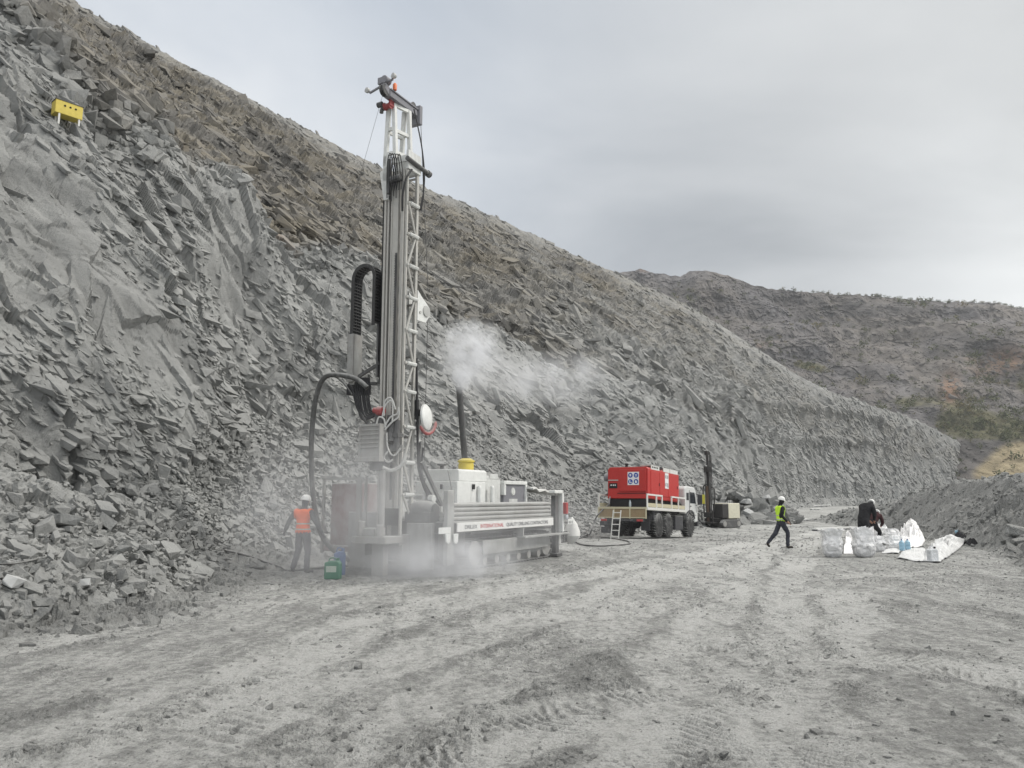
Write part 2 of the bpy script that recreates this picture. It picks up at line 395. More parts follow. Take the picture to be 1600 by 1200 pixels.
for pts, wd, ty in tracks:
    g = np.array([px2g(*q) for q in pts]); best = np.full(gx.shape, 1e9); along = np.zeros_like(gx); side = np.zeros_like(gx); acc = 0
    # resample
    tt = np.linspace(0, len(g)-1, 28); g = smooth_curve(np.c_[g, np.zeros(len(g))], tt)[:, :2]
    for k in range(len(g)-1):
        p0, p1 = g[k], g[k+1]; dd = p1-p0; ln = math.hypot(*dd)
        u = np.clip(((wx-p0[0])*dd[0]+(wy-p0[1])*dd[1])/ln**2, 0, 1)
        ex = wx-p0[0]-u*dd[0]; ey = wy-p0[1]-u*dd[1]; q = ex*ex+ey*ey
        new = q < best; best = np.where(new, q, best); along = np.where(new, acc+u*ln, along)
        side = np.where(new, np.sign(dd[0]*ey-dd[1]*ex), side); acc += ln
    dd = np.sqrt(best)*side
    inn = 1-sstep(wd*.8, wd*1.25, np.abs(dd))
    bright = np.maximum(bright, inn*(1 if ty != 0 else .6)); rut += -inn*.018
    bm = np.exp(-((np.abs(dd)-wd*1.45)/(wd*.33))**2)*sstep(.06, .34, fbm(along*.8+7*ty, side*3.1, 240+int(wd*100), 3))
    berm = np.maximum(berm, bm)
    if ty:
        per = .12 if ty == 2 else .17
        tr = np.sin((along+np.abs(dd)*(.5 if ty == 2 else 0)+.10*vnoise(gx*3, gy*3, 265))*2*math.pi/per)*sstep(-.3, .3, vnoise(gx*2.2, gy*2.2, 266))
        tread += inn*np.clip(tr*2.2, -1, 1)*(.5+.5*sstep(-.1, .15, fbm(gx*.9, gy*.9, 260, 3)))*.013*fade(.07)
floorm = (1-heapm)*(1-apr)
rough = sstep(.0, .3, fbm(gx*.42+gy*.1, gy*.3, 270, 6, .6)+.0)*(1-bright*.75)
rough = np.clip(rough+.35*sstep(6, 11, gx)*(1-sstep(30, 40, gy)), 0, 1)
gz = gz+floorm*(rut+tread+.012*fbm(gx*.6, gy*.6, 271, 4)+berm*.013)
cl = np.clip(rough*.48+berm*.6+.08, 0, .58)
for sz, am, sd in ((.22, .024, 281), (.10, .036, 282), (.05, .032, 283), (.028, .02, 284)):
    h, e = facets(gx/sz, gy/(sz*.8), sd, .9, 1.4)
    gz = gz+floorm*cl*h*am*fade(sz)*sstep(-.2, .2, fbm(gx*2.1, gy*2.1, sd, 2)+.1)
gz = gz+floorm*.012*fbm(gx*7, gy*7, 290, 3)*fade(.2)
gz = gz-np.where(gy > 300, .6, 0)
gv = np.stack([gx, gy, gz], -1).reshape(-1, 3); gf = gridfaces(ND, NA)
m = Mat('dusty_shale_floor', .95)
pp = m.pos()
mp = m.n('ShaderNodeMapping'); m.l(pp, mp.inputs[0]); mp.inputs['Rotation'].default_value = (0, 0, R(-30)); mp.inputs['Scale'].default_value = (1, .35, 1)
nA = m.noise(mp.outputs[0], .55, 7, .62, .5); nB = m.noise(pp, 9, 8, .72); nC = m.noise(pp, 48, 6, .7); nD = m.noise(mp.outputs[0], 3.4, 6, .65)
dust = m.math('ADD', m.math('MULTIPLY', m.at('bright'), .26), m.math('MULTIPLY', m.math('SUBTRACT', nA, .5), 1.15))
dust = m.math('ADD', dust, m.math('MULTIPLY', m.math('SUBTRACT', nD, .5), 1.4))
dust = m.math('ADD', dust, m.math('MULTIPLY', m.at('tread'), .12))
dust = m.math('SUBTRACT', dust, m.math('MULTIPLY', m.at('cl'), .2))
dust = m.math('ADD', dust, m.math('MULTIPLY', m.math('SUBTRACT', nB, .5), 2.0))
cA = m.ramp(m.math('ADD', dust, .58), (.12, (.225, .229, .222)), (.5, (.325, .33, .32)), (.62, (.40, .405, .393)), (.95, (.56, .565, .55)))
spk = m.ramp(nC, (.32, (.6, .6, .6)), (.52, (1, 1, 1)))
cA = m.mix(1.0, cA, spk, 'MULTIPLY')
cR = m.ramp(m.noise(pp, 1.7, 8, .7), (.3, (.2, .203, .198)), (.7, (.325, .33, .32)))
m.color(m.mix(m.at('rubble'), cA, cR))
m.bump(m.math('ADD', nB, m.math('MULTIPLY', nC, .5)), 1.0, .09)
floor = newmesh('quarry_floor', gv, gf, m.m, smooth=False)
floor['kind'] = 'structure'
attr(floor, 'bright', bright.ravel()); attr(floor, 'tread', (tread/.013).ravel()); attr(floor, 'cl', np.clip(cl*floorm, 0, 1).ravel()); attr(floor, 'rubble', np.clip(heapm+apr, 0, 1).ravel())

# ---- far hillside
sky_px = [(700, 470), (850, 440), (965, 424), (1002, 417), (1030, 426), (1062, 433), (1078, 424), (1100, 425), (1138, 432), (1160, 438), (1180, 445), (1210, 452), (1290, 458), (1400, 468), (1470, 476), (1540, 478), (1600, 488), (1800, 520), (2200, 600), (2600, 680)]
fp = np.array([tuple(at(x, y, 430+ (x-1000)*.02)) for x, y in sky_px])
pxs = np.array([q[0] for q in sky_px], float)
NCf, NRf = 900, 340
u = np.linspace(700, 2600, NCf)*1.0
u = np.concatenate([np.linspace(900, 1700, 760), np.linspace(1702, 2600, 140)]); NCf = len(u)
Cf = np.stack([np.interp(u, pxs, fp[:, k]) for k in range(3)], 1)
bd = np.interp(u, [900, 1250, 1600, 2600], [330, 290, 255, 230])
Bf = np.stack([(u-800)/1200*bd*1.02, bd, np.full(NCf, -4.0)], 1)
vf = np.linspace(0, 1, NRf)
P = Bf[None]*(1-vf[:, None, None])+Cf[None]*vf[:, None, None]
U = np.broadcast_to(u[None], (NRf, NCf)); V2 = np.broadcast_to(vf[:, None], (NRf, NCf))
Xf = P[..., 0]; Zf = P[..., 2].copy()
# benches of the old pit wall
ph = Zf/15+fbm(Xf*.006, Zf*.004, 301, 3)*1.3
fr = ph-np.floor(ph); step = (sstep(.55, .95, fr)-fr)*7.0
amp = sstep(.12, .3, V2)*(.65+.5*fbm(Xf*.012, Zf*.03, 303, 3))
P[..., 2] += step*amp*(1-sstep(.93, 1, V2))
P[..., 1] += -fbm(Xf*.012, Zf*.012, 305, 5, .55)*38*np.minimum(1, V2*3)*(1-sstep(.9, 1, V2)*.6)
h, _ = facets(Xf/9, Zf/6, 307, 1.0, 1.2); P[..., 1] += h*.8
h, _ = facets(Xf/3.4, Zf/2.6, 308, 1.0, 1.2); P[..., 1] += h*.9; P[..., 2] += h*.5
h, _ = facets(Xf/1.6, Zf/1.3, 311, 1.0, 1.2); P[..., 1] += h*.8; P[..., 2] += h*.4
P[..., 2] += vnoise(Xf*.35, Zf*.3, 309)*1.0*(V2 > .02)
P[-1, :, 2] -= 25; P[-1, :, 1] += 60
m = Mat('old_pit_wall', .95)
pp = m.pos()
mp = m.n('ShaderNodeMapping'); m.l(pp, mp.inputs[0]); mp.inputs['Scale'].default_value = (.35, .35, 1.2)
n1_ = m.noise(mp.outputs[0], .05, 8, .62, .6); n2_ = m.noise(pp, .22, 8, .7); n3_ = m.noise(pp, .018, 4, .55, .5)
c1 = m.ramp(n1_, (.32, (.085, .08, .078)), (.46, (.125, .117, .112)), (.58, (.17, .155, .14)), (.74, (.215, .203, .188)))
c1 = m.mix(m.ramp(n3_, (.45, (0, 0, 0)), (.62, (.8, .8, .8))), c1, m.ramp(n2_, (.3, (.11, .105, .11)), (.7, (.185, .18, .184))))
c1 = m.mix(m.at('rust'), c1, (.235, .14, .085)); c1 = m.mix(m.at('tan'), c1, m.ramp(n2_, (.3, (.25, .205, .125)), (.7, (.35, .295, .19))))
c1 = m.mix(m.at('green'), c1, m.ramp(n2_, (.3, (.07, .07, .04)), (.7, (.16, .15, .085))))
c1 = m.mix(1.0, c1, m.ramp(n2_, (.3, (.62, .62, .62)), (.6, (1, 1, 1))), 'MULTIPLY')
m.color(c1); m.bump(n2_, .8, 1.2)
ff = gridfaces(NRf, NCf)
hill = newmesh('far_hillside', P.reshape(-1, 3), ff, m.m)
hill['kind'] = 'structure'
hpx, hpy = project(P[..., 0], P[..., 1], P[..., 2])
def blob(cx, cy, rx, ry): return np.exp(-(((hpx-cx)/rx)**2+((hpy-cy)/ry)**2))
nz = fbm(Xf*.03, Zf*.05, 310, 4)
gr = 1.15*blob(1510, 665, 48, 24)+.6*blob(1590, 672, 50, 18)+.75*blob(1268, 574, 32, 13)+.6*blob(1420, 628, 50, 14)+.6*blob(1610, 600, 20, 30)
tanm = 1.5*blob(1610, 715, 60, 26)+1.2*blob(1570, 742, 60, 20)
attr(hill, 'green', np.clip(sstep(.3, .7, gr+nz*.9), 0, 1).ravel()); attr(hill, 'tan', np.clip(sstep(.4, .8, tanm+nz*.4), 0, 1).ravel())
attr(hill, 'rust', np.clip(blob(1485, 612, 14, 26)+.6*blob(1580, 560, 30, 18)+.35*sstep(.25, .4, nz), 0, .8).ravel())
hillP = P; hillgr = gr+nz*.9
# ray casting onto the land
bv_slope = BVHTree.FromPolygons([tuple(v) for v in slopeVerts[::1]], [tuple(f) for f in faces[(faces[:, 0] // NC) % 1 == 0]]) if False else None
dg = bpy.context.evaluated_depsgraph_get
def cast(o, org, d, far=2000):
    ok, loc, nrm, idx = o.ray_cast(Vector(org), Vector(d).normalized(), distance=far)
    return (loc, nrm) if ok else (None, None)
def gz_at(x, y):
    l, n = cast(floor, (x, y, 30), (0, 0, -1)); return l.z if l else 0.0
def gnd(x, y):
    """highest of floor and slope at x, y"""
    z = -9; 
    for o in (floor, slope):
        l, n = cast(o, (x, y, 80), (0, 0, -1))
        if l: z = max(z, l.z)
    return z
def hit(px, py, rub=True):
    best = None
    for o in (floor, slope, hill)+tuple(bpy.data.objects[k] for k in ('cliff_slabs', 'talus_rubble', 'toe_rubble', 'bench_rubble', 'block_pile') if rub and k in bpy.data.objects):
        l, n = cast(o, (0, 0, CAMZ), ray(px, py))
        if l and (best is None or l.length < best[0].length): best = (l, n)
    return best

# ---- loose rock: angular pieces lying on the land
def rock_templates(n, asp, npts=11):
    T_ = []
    for k in range(n):
        bm = bmesh.new()
        q = np.array([(x, y, z) for x in (-1, 1) for y in (-1, 1) for z in (-1, 1)], float)*np.array(asp)
        q *= 1-.55*rng.random((8, 3))**1.6                       # a block with its corners knocked off unevenly
        q[:, 0] += q[:, 1]*rng.normal()*.5; q[:, 2] += q[:, 0]*rng.normal()*.12
        ex = rng.normal(size=(3, 3)); ex /= np.linalg.norm(ex, axis=1)[:, None]; q = np.vstack([q, ex*np.array(asp)*1.1])
        for v in q: bm.verts.new(v)
        rr = bmesh.ops.convex_hull(bm, input=bm.verts)
        bmesh.ops.delete(bm, geom=[g for g in bm.verts if not g.link_faces], context='VERTS')
        bm.verts.index_update()
        T_.append((np.array([v.co[:] for v in bm.verts], np.float32), np.array([[v.index for v in f.verts] for f in bm.faces], np.int32)))
        bm.free()
    return T_
SLABS = rock_templates(36, (.62, .40, .20)); CHUNKS = rock_templates(36, (.55, .45, .32))
def rodr(ax, ang):
    c = np.cos(ang)[:, None, None]; s = np.sin(ang)[:, None, None]; x, y, z = ax[:, 0], ax[:, 1], ax[:, 2]; o = 0*x
    K = np.stack([o, -z, y, z, o, -x, -y, x, o], 1).reshape(-1, 3, 3)
    return np.eye(3)[None]+s*K+(1-c)*(K@K)
def scatter(name, pts, nor, size, temps, mat, jit=.4, along=None, sink=.25, attrs=None, stretch=1.0, label=None, cat=None):
    n = len(pts)
    nor = nor/np.linalg.norm(nor, axis=1)[:, None]
    if along is None:
        al = rng.normal(size=(n, 3))
    else: al = np.tile(np.array(along, float), (n, 1))
    e1 = al-nor*(al*nor).sum(1)[:, None]; e1 /= np.linalg.norm(e1, axis=1)[:, None]; e2 = np.cross(nor, e1)
    B = np.stack([e1, e2, nor], 2)
    ax = rng.normal(size=(n, 3)); ax /= np.linalg.norm(ax, axis=1)[:, None]
    B = rodr(ax, rng.normal(size=n)*jit)@B
    tid = rng.integers(0, len(temps), n)
    VS, FS, IDX = [], [], []; off = 0
    for k, (tv, tf) in enumerate(temps):
        s = np.nonzero(tid == k)[0]
        if not len(s): continue
        sc3 = size[s][:, None]*np.array([stretch, 1, 1])*(.8+.4*rng.random((len(s), 3)))
        v = np.einsum('nij,nkj->nki', B[s], tv[None]*sc3[:, None, :])+(pts[s]-nor[s]*(size[s]*(sink-.12))[:, None])[:, None, :]
        VS.append(v.reshape(-1, 3)); FS.append((tf[None]+(np.arange(len(s))*len(tv))[:, None, None]+off).reshape(-1, 3)); IDX.append(np.repeat(s, len(tv))); off += len(s)*len(tv)
    VS = np.concatenate(VS); FS = np.concatenate(FS); IDX = np.concatenate(IDX)
    o = newmesh(name, VS, FS.astype(np.int32), mat)
    S_ = VS[:, 0]*.58+VS[:, 1]*.81; Q_ = -VS[:, 0]*.81+VS[:, 1]*.58; T_ = np.sqrt(np.maximum(Q_, 0)**2+VS[:, 2]**2)*np.sign(Q_)
    uvset(o, S_+rng.random(n)[IDX]*.0, T_, FS)
    for kx, vx in (attrs or {}).items(): attr(o, kx, vx[IDX])
    tag(o, label, cat, kind='stuff'); return o
M_FLOOR = bpy.data.materials['dusty_shale_floor']
SP = slopeVerts.reshape(NR, NC, 3)
def gnorm(Pg):
    # smoothed normals of the undetailed surface
    du = np.gradient(Pg, axis=1); dv_ = np.gradient(Pg, axis=0); n_ = np.cross(du, dv_); n_ /= np.linalg.norm(n_, axis=2)[..., None]+1e-9
    return n_
SN = np.broadcast_to(nx[None], SP.shape)
sdist = np.linalg.norm(SP, axis=2)
dipv = np.array([math.cos(R(-62))*.58, math.cos(R(-62))*.81, 0.])+np.array([-.81*.8, .58*.8, .6])*math.sin(R(-62))
inview = (A > 1.6)*(A < 11.97)
# keep only what the picture plane (with a margin) can see
ppx, ppy = project(SP[..., 0], np.maximum(SP[..., 1], .5), SP[..., 2])
inview = inview*((ppx > -250)*(ppx < 1850)*(ppy > -150)*(SP[..., 1] > 1))
jr, jc = np.meshgrid(np.arange(NR), np.arange(NC), indexing='ij')
def pick(weight, n):
    wgt = (weight*inview).ravel(); c = np.cumsum(wgt); i = np.searchsorted(c, rng.random(n)*c[-1]); return np.clip(i, 0, wgt.size-1)
def psize(n, lo, hi, p=1.7): return lo*(1-rng.random(n)*(1-(lo/hi)**p))**(-1/p)
SPf = SP.reshape(-1, 3); SNf = SN.reshape(-1, 3); sdf = sdist.ravel(); brf = brown.ravel(); ruf = rustm.ravel()
def slope_rocks(name, wgt, n, lo, hi, temps, jit, along, sink, st, label, p=1.7, up=0.0, lim=.024):
    i = pick(wgt, n); s = np.minimum(np.maximum(psize(n, lo, hi, p), sdf[i]*.0042), np.minimum(hi, sdf[i]*lim))
    nn = SNf[i]*(1-up)+np.array((0, 0, up))
    return scatter(name, SPf[i]+rng.normal(size=(n, 3))*.05, nn, s, temps, M_SLOPE, jit, along, sink, dict(brown=brf[i]*.9, rust=ruf[i]*.8), st, label, 'rock')
clump = sstep(-.15, .3, fbm(S*.16, T*.16, 401, 4))
slope_rocks('cliff_slabs', cliffm*(1-far*.3)*(.03+clump**2)*(1-sstep(5, 7, A)*.5), 14000, .10, 1.25, SLABS, .24, dipv, .5, 1.5, 'grey broken slabs of shale sticking out of the left cliff', 2.0)
slope_rocks('upper_slope_slabs', upper*(.2+clump), 14000, .4, 2.4, SLABS, .4, dipv, .2, 1.3, 'brownish broken rock on the slope above the bench', 1.9)
slope_rocks('distant_face_slabs', far*(.15+clump)*(1-upper*.4), 9000, .25, 1.5, SLABS, .35, dipv, .3, 1.4, 'grey broken rock on the long face behind the truck', 2.0, lim=.012)
slope_rocks('talus_rubble', (talus+.5*(r < .22))*(A < 9)*(.3+clump*.7), 26000, .05, .42, CHUNKS, 1.0, None, .2, 1.0, 'grey angular rubble at the foot of the cliff', 1.75, .4)
slope_rocks('fractured_face_rocks', (A > 4.6)*(A < 8.2)*(r < 1.1)*(1-talus*.6)*(1.2-clump), 6000, .15, .95, SLABS, .4, dipv, .3, 1.3, 'small broken rock on the face behind the drill rig and the smoke', 1.9)
benchm = np.exp(-((r-1.05)/.09)**2)*(A < 6.5)
slope_rocks('bench_rubble', benchm*(.3+clump), 4500, .15, 1.1, CHUNKS, 1.0, None, .2, 1.0, 'loose grey rubble along the bench under the yellow shelter', 1.8, .5)
# pile of big blocks on the floor beyond the small drill rig
def floor_rocks(name, x, y, s, temps, label, mat=None, sink=.2, rub=1.0, jit=1.0, zoff=None):
    # bilinear height from the floor grid through its row/column parameters
    rI = np.interp(y, D_, np.arange(ND)); Wp = np.maximum(np.abs(y), 5.0); cI = np.interp(x/Wp, a_, np.arange(NA))
    ri = np.clip(rI.astype(int), 0, ND-2); ci = np.clip(cI.astype(int), 0, NA-2); fr_, fc_ = rI-ri, cI-ci
    z = (gz[ri, ci]*(1-fr_)*(1-fc_)+gz[ri+1, ci]*fr_*(1-fc_)+gz[ri, ci+1]*(1-fr_)*fc_+gz[ri+1, ci+1]*fr_*fc_)
    if zoff is not None: z = z+zoff
    n = len(x); nn = np.tile((0., 0., 1.), (n, 1))
    o1 = np.ones(n)
    return scatter(name, np.stack([x, y, z], 1), nn, s, temps, mat or M_FLOOR, jit, None, sink, dict(rubble=o1*rub, cl=o1*.2, bright=o1*0), 1.0, label, 'rock')
n = 900
cxp, cyp = at(1165, 800, 66)[0], 66
th = rng.random(n)*6.283; rd = np.sqrt(rng.random(n))
bx = cxp+5.8*rd*np.cos(th); by = cyp+4+5*rd*np.sin(th)
floor_rocks('block_pile', bx, by, psize(n, .3, 2.0, 1.6), CHUNKS, 'pile of large fallen blocks beyond the small drill rig', zoff=np.maximum(0, (1-rd))*2.2*rng.random(n)+np.maximum(0, by-66)*.25)
# heap rubble
n = 110000
ix_ = rng.integers(10, ND-10, n); iy_ = rng.integers(5, NA-5, n)
keep = rng.random(n) < heapm[ix_, iy_]*np.clip(.35+.9*fbm(gx[ix_, iy_]*.4, gy[ix_, iy_]*.4, 421, 3)+.3, 0, 1)
ix_, iy_ = ix_[keep][:20000], iy_[keep][:20000]
x, y = gx[ix_, iy_], gy[ix_, iy_]; n = len(x)
s = np.clip(psize(n, .05, .55, 1.9), y*.004, 1)
floor_rocks('heap_rubble', x, y, s, CHUNKS, 'grey broken rock covering the heap on the right')
# apron at the foot of the left slope and stones strewn over the floor
n = 90000
ix_ = rng.integers(10, ND-10, n); iy_ = rng.integers(5, NA-5, n)
x, y = gx[ix_, iy_], gy[ix_, iy_]
wgt = np.clip(apr[ix_, iy_]*1.2+.0*x, 0, 1); keep = rng.random(n) < wgt*.8
xa, ya = x[keep][:9000], y[keep][:9000]; n2 = len(xa)
floor_rocks('toe_rubble', xa, ya, np.clip(psize(n2, .04, .4, 1.8), ya*.0035, .5), CHUNKS, 'grey stones strewn at the foot of the left slope')
keep = rng.random(n) < (cl*floorm)[ix_, iy_]*.6+.03*(y > 3)
keep &= (y > 3.5)*(y < 60)
xa, ya = x[keep][:26000], y[keep][:26000]; n2 = len(xa)
xa = xa+rng.normal(size=n2)*.02*ya/6
floor_rocks('floor_gravel', xa, ya, np.clip(psize(n2, .012, .09, 2.1), ya*.0024, .15), CHUNKS, 'small stones and clods strewn over the dusty quarry floor', rub=.55)
# rocks on the far hillside
n = 12000
ix_ = rng.integers(3, NRf-6, n); iy_ = rng.integers(3, NCf-3, n); kp = (tanm+nz*.4)[ix_, iy_] < .35; kp &= (gr+nz*.9)[ix_, iy_] < .45; ix_, iy_ = ix_[kp], iy_[kp]; n = len(ix_); pts = hillP[ix_, iy_]
z0 = np.zeros(n)
scatter('far_boulders', pts, np.tile((0, -.6, .8), (n, 1)), psize(n, .7, 3.0, 2), CHUNKS, bpy.data.materials['old_pit_wall'], .6, None, .25, dict(green=z0, tan=z0, rust=z0), 1.0, 'rock outcrops on the far hillside', 'rock')
# ---- far scrub: clumps of leaf-sized cards spread through small crowns
m = Mat('scrub_leaves', .9); pp = m.pos()
m.color(m.mix(m.at('dry'), m.ramp(m.noise(pp, .5, 4), (.3, (.045, .055, .027)), (.7, (.12, .13, .055))), (.16, .13, .06)))
gi = (np.clip(hillgr, 0, 1.5)*.9+.05)*(hpy > 440)
c = np.cumsum(gi.ravel()); nb = 1500; idx = np.searchsorted(c, rng.random(nb)*c[-1]); idx = np.clip(idx, 0, hillP.shape[0]*hillP.shape[1]-1)
topi = (NRf-3)*NCf+rng.integers(int(NCf*.33), int(NCf*.8), 170); idx = np.concatenate([idx, topi])
bp = hillP.reshape(-1, 3)[idx]; nb = len(bp); bs = psize(nb, .7, 3.2, 1.6); bs[-170:] *= .6
K = 46
d = rng.normal(size=(nb, K, 3)); d /= np.linalg.norm(d, axis=2)[..., None]; d *= (rng.random((nb, K, 1))**.45); d[..., 2] = d[..., 2]*.8+.7
c0 = bp[:, None]+d*bs[:, None, None]; e = rng.normal(size=(nb, K, 3, 3)); tri = c0[:, :, None]+e*(bs[:, None, None, None]*.17)
tv = tri.reshape(-1, 3); tf = np.arange(len(tv), dtype=np.int32).reshape(-1, 3)
scrub = newmesh('hillside_scrub', tv, tf, m.m); attr(scrub, 'dry', np.repeat((rng.random(nb) < .3)*rng.random(nb), K*3))
tag(scrub, 'green and brown scrub growing over the far hillside', 'bushes', kind='stuff')
# ------------------------------------------------------------------ mesh builder
class MB:
    def __init__(s): s.v = []; s.f = []; s.p = []
    def add(s, v, f):
        n = len(s.v); s.p.append((n, len(s.f))); s.v += [tuple(q) for q in v]; s.f += [tuple(i+n for i in q) for q in f]; return s
    def box(s, x0, x1, y0, y1, z0, z1, mat=None):
        if x0 > x1: x0, x1 = x1, x0
        if y0 > y1: y0, y1 = y1, y0
        if z0 > z1: z0, z1 = z1, z0
        v = [Vector(q) for q in ((x0, y0, z0), (x1, y0, z0), (x1, y1, z0), (x0, y1, z0), (x0, y0, z1), (x1, y0, z1), (x1, y1, z1), (x0, y1, z1))]
        if mat is not None:
            c = sum(v, Vector())/8; v = [c+mat@(q-c) for q in v]
        return s.add(v, [(0, 3, 2, 1), (4, 5, 6, 7), (0, 1, 5, 4), (1, 2, 6, 5), (2, 3, 7, 6), (3, 0, 4, 7)])
    def bar(s, p, q, w, h=None, up=(0, 0, 1)):
        p, q = Vector(p), Vector(q); d = (q-p).normalized(); h = h or w; up = Vector(up)
        if abs(d.dot(up)) > .98: up = Vector((1, 0, 0))
        a = d.cross(up).normalized()*w/2; b = a.cross(d).normalized()*h/2
        v = [p-a-b, p+a-b, p+a+b, p-a+b, q-a-b, q+a-b, q+a+b, q-a+b]
        return s.add(v, [(0, 1, 2, 3), (7, 6, 5, 4), (1, 0, 4, 5), (2, 1, 5, 6), (3, 2, 6, 7), (0, 3, 7, 4)])
    def tube(s, pts, r, n=8, cap=True):
        pts = [Vector(p) for p in pts]; rr = r if isinstance(r, (list, tuple)) else [r]*len(pts)
        t0 = (pts[1]-pts[0]).normalized(); u = t0.orthogonal().normalized(); V = []
        for i, p in enumerate(pts):
            t = (pts[min(i+1, len(pts)-1)]-pts[max(i-1, 0)]).normalized(); u = (u-t*u.dot(t)).normalized(); w_ = t.cross(u)
            for k in range(n):
                a_ = 2*math.pi*k/n; V.append(p+(u*math.cos(a_)+w_*math.sin(a_))*rr[i])
        F = []
        for i in range(len(pts)-1):
            for k in range(n): F.append((i*n+k, i*n+(k+1) % n, (i+1)*n+(k+1) % n, (i+1)*n+k))
        if cap: F += [tuple(range(n))[::-1], tuple(range((len(pts)-1)*n, len(pts)*n))]
        return s.add(V, F)
    def cyl(s, p, q, r, n=14, r2=None): return s.tube([p, q], [r, r if r2 is None else r2], n)
    def hose(s, pts, r, n=7, seg=10):
        P_ = np.array([tuple(p) for p in pts], float)
        a_ = np.linspace(0, len(P_)-1, (len(P_)-1)*seg+1); a_[-1] -= 1e-6
        return s.tube([tuple(q) for q in smooth_curve(P_, a_)], r, n)
    def prism(s, poly, axis, d0, d1):
        """poly in the two other axes, extruded along axis between d0 and d1"""
        def mk(a_, b_, d): return (d, a_, b_) if axis == 0 else ((a_, d, b_) if axis == 1 else (a_, b_, d))
        n = len(poly); V = [mk(*q, d0) for q in poly]+[mk(*q, d1) for q in poly]
        return s.add(V, [tuple(range(n))[::-1], tuple(range(n, 2*n))]+[(i, (i+1) % n, n+(i+1) % n, n+i) for i in range(n)])
    def lathe(s, prof, c, n=20, axis=(0, 0, 1), sq=1.0):
        ax = Vector(axis).normalized(); u = ax.orthogonal().normalized(); w_ = ax.cross(u); c = Vector(c); V = []; F = []
        for r_, h_ in prof:
            for k in range(n):
                a_ = 2*math.pi*k/n; V.append(c+ax*h_+(u*math.cos(a_)+w_*math.sin(a_)*sq)*r_)
        for i in range(len(prof)-1):
            for k in range(n): F.append((i*n+k, i*n+(k+1) % n, (i+1)*n+(k+1) % n, (i+1)*n+k))
        F += [tuple(range(n))[::-1], tuple(range((len(prof)-1)*n, len(prof)*n))]
        return s.add(V, F)
    def build_each(s, name, mat, parent=None, bevel=0.0, smooth=False):
        """every added piece becomes an object of its own"""
        e = s.p+[(len(s.v), len(s.f))]; r = []
        for (v0, f0), (v1, f1) in zip(e, e[1:]):
            q = MB(); q.v = s.v[v0:v1]; q.f = [tuple(i-v0 for i in f_) for f_ in s.f[f0:f1]]; r.append(q.build(name, mat, parent, bevel, smooth))
        return r
    def build(s, name, mat, parent=None, bevel=0.0, smooth=False):
        o = newmesh(name, s.v, s.f, mat, parent)
        bm = bmesh.new(); bm.from_mesh(o.data); bmesh.ops.recalc_face_normals(bm, faces=bm.faces)
        bm.to_mesh(o.data); bm.free()
        if smooth: o.data.polygons.foreach_set('use_smooth', np.ones(len(o.data.polygons), dtype=bool)); o.data.set_sharp_from_angle(angle=R(38))
        if bevel:
            b = o.modifiers.new('bevel', 'BEVEL'); b.width = bevel; b.segments = 2; b.limit_method = 'ANGLE'; b.angle_limit = R(40)
        return o
DUSTC = (.36, .365, .355)
def paint(name, c, rough=.55, dust=.5, scale=1.2, metal=0, streaks=True, spec=.35):
    m = Mat(name, rough, metal); o_ = m.obj(); m.b.inputs['Specular IOR Level'].default_value = spec
    mp = m.n('ShaderNodeMapping'); m.l(o_, mp.inputs[0]); mp.inputs['Scale'].default_value = (3, 3, .5)
    nz_ = m.noise(o_, scale*2, 6, .68, .3); ns = m.noise(mp.outputs[0], scale*3, 5, .6)
    sp = m.n('ShaderNodeSeparateXYZ'); m.l(m.n('ShaderNodeNewGeometry').outputs['Normal'], sp.inputs[0])
    up = m.math('MULTIPLY', m.math('MAXIMUM', sp.outputs[2], 0), .55)
    f = m.math('ADD', m.math('ADD', m.math('MULTIPLY', nz_, 1.1), m.math('MULTIPLY', ns, .5 if streaks else 0)), up)
    k = m.n('ShaderNodeMapRange'); m.l(f, k.inputs[0]); k.inputs[1].default_value = 1.35-dust; k.inputs[2].default_value = 1.85-dust; k.inputs[4].default_value = min(.95, dust*1.3+.1)
    base = m.mix(m.ramp(m.noise(o_, scale*7, 4), (.35, (0, 0, 0)), (.7, (.5, .5, .5))), c, tuple(q*.75 for q in c))
    m.color(m.mix(k.outputs[0], base, DUSTC))
    r_ = m.n('ShaderNodeMapRange'); m.l(k.outputs[0], r_.inputs[0]); r_.inputs[3].default_value = rough; r_.inputs[4].default_value = .95; m.l(r_.outputs[0], m.b.inputs['Roughness'])
    m.bump(nz_, .15, .02); return m.m
P = dict(
    mast=paint('dusty_mast_paint', (.46, .45, .42), .6, .6), white=paint('white_machine_paint', (.72, .73, .71), .45, .35),
    whited=paint('dusty_white_paint', (.66, .67, .65), .5, .62), steel=paint('dusty_dark_steel', (.10, .10, .10), .5, .5),
    dark=paint('black_rubber', (.025, .025, .027), .6, .3), greys=paint('grey_steel', (.22, .22, .24), .45, .4),
    pipe=paint('dusty_drill_pipe', (.25, .24, .225), .6, .75), red=paint('faded_red_paint', (.42, .06, .06), .5, .35),
    mud=paint('mud_flap_rubber', (.2, .2, .19), .9, .85), yellow=paint('yellow_paint', (.62, .5, .08), .5, .3),
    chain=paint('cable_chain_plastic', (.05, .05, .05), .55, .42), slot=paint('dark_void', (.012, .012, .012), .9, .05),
    dred=paint('dusty_red_paint', (.34, .08, .08), .6, .5), hose=paint('dusty_thick_hose', (.085, .085, .082), .75, .55),
    orange=paint('orange_plastic', (.75, .2, .08), .4, .15), silver=paint('pale_steel', (.5, .5, .48), .35, .5, metal=.3),
    canvas=paint('pale_canvas', (.66, .66, .64), .85, .3), glass=paint('lamp_glass', (.5, .52, .55), .15, .1, spec=.6))

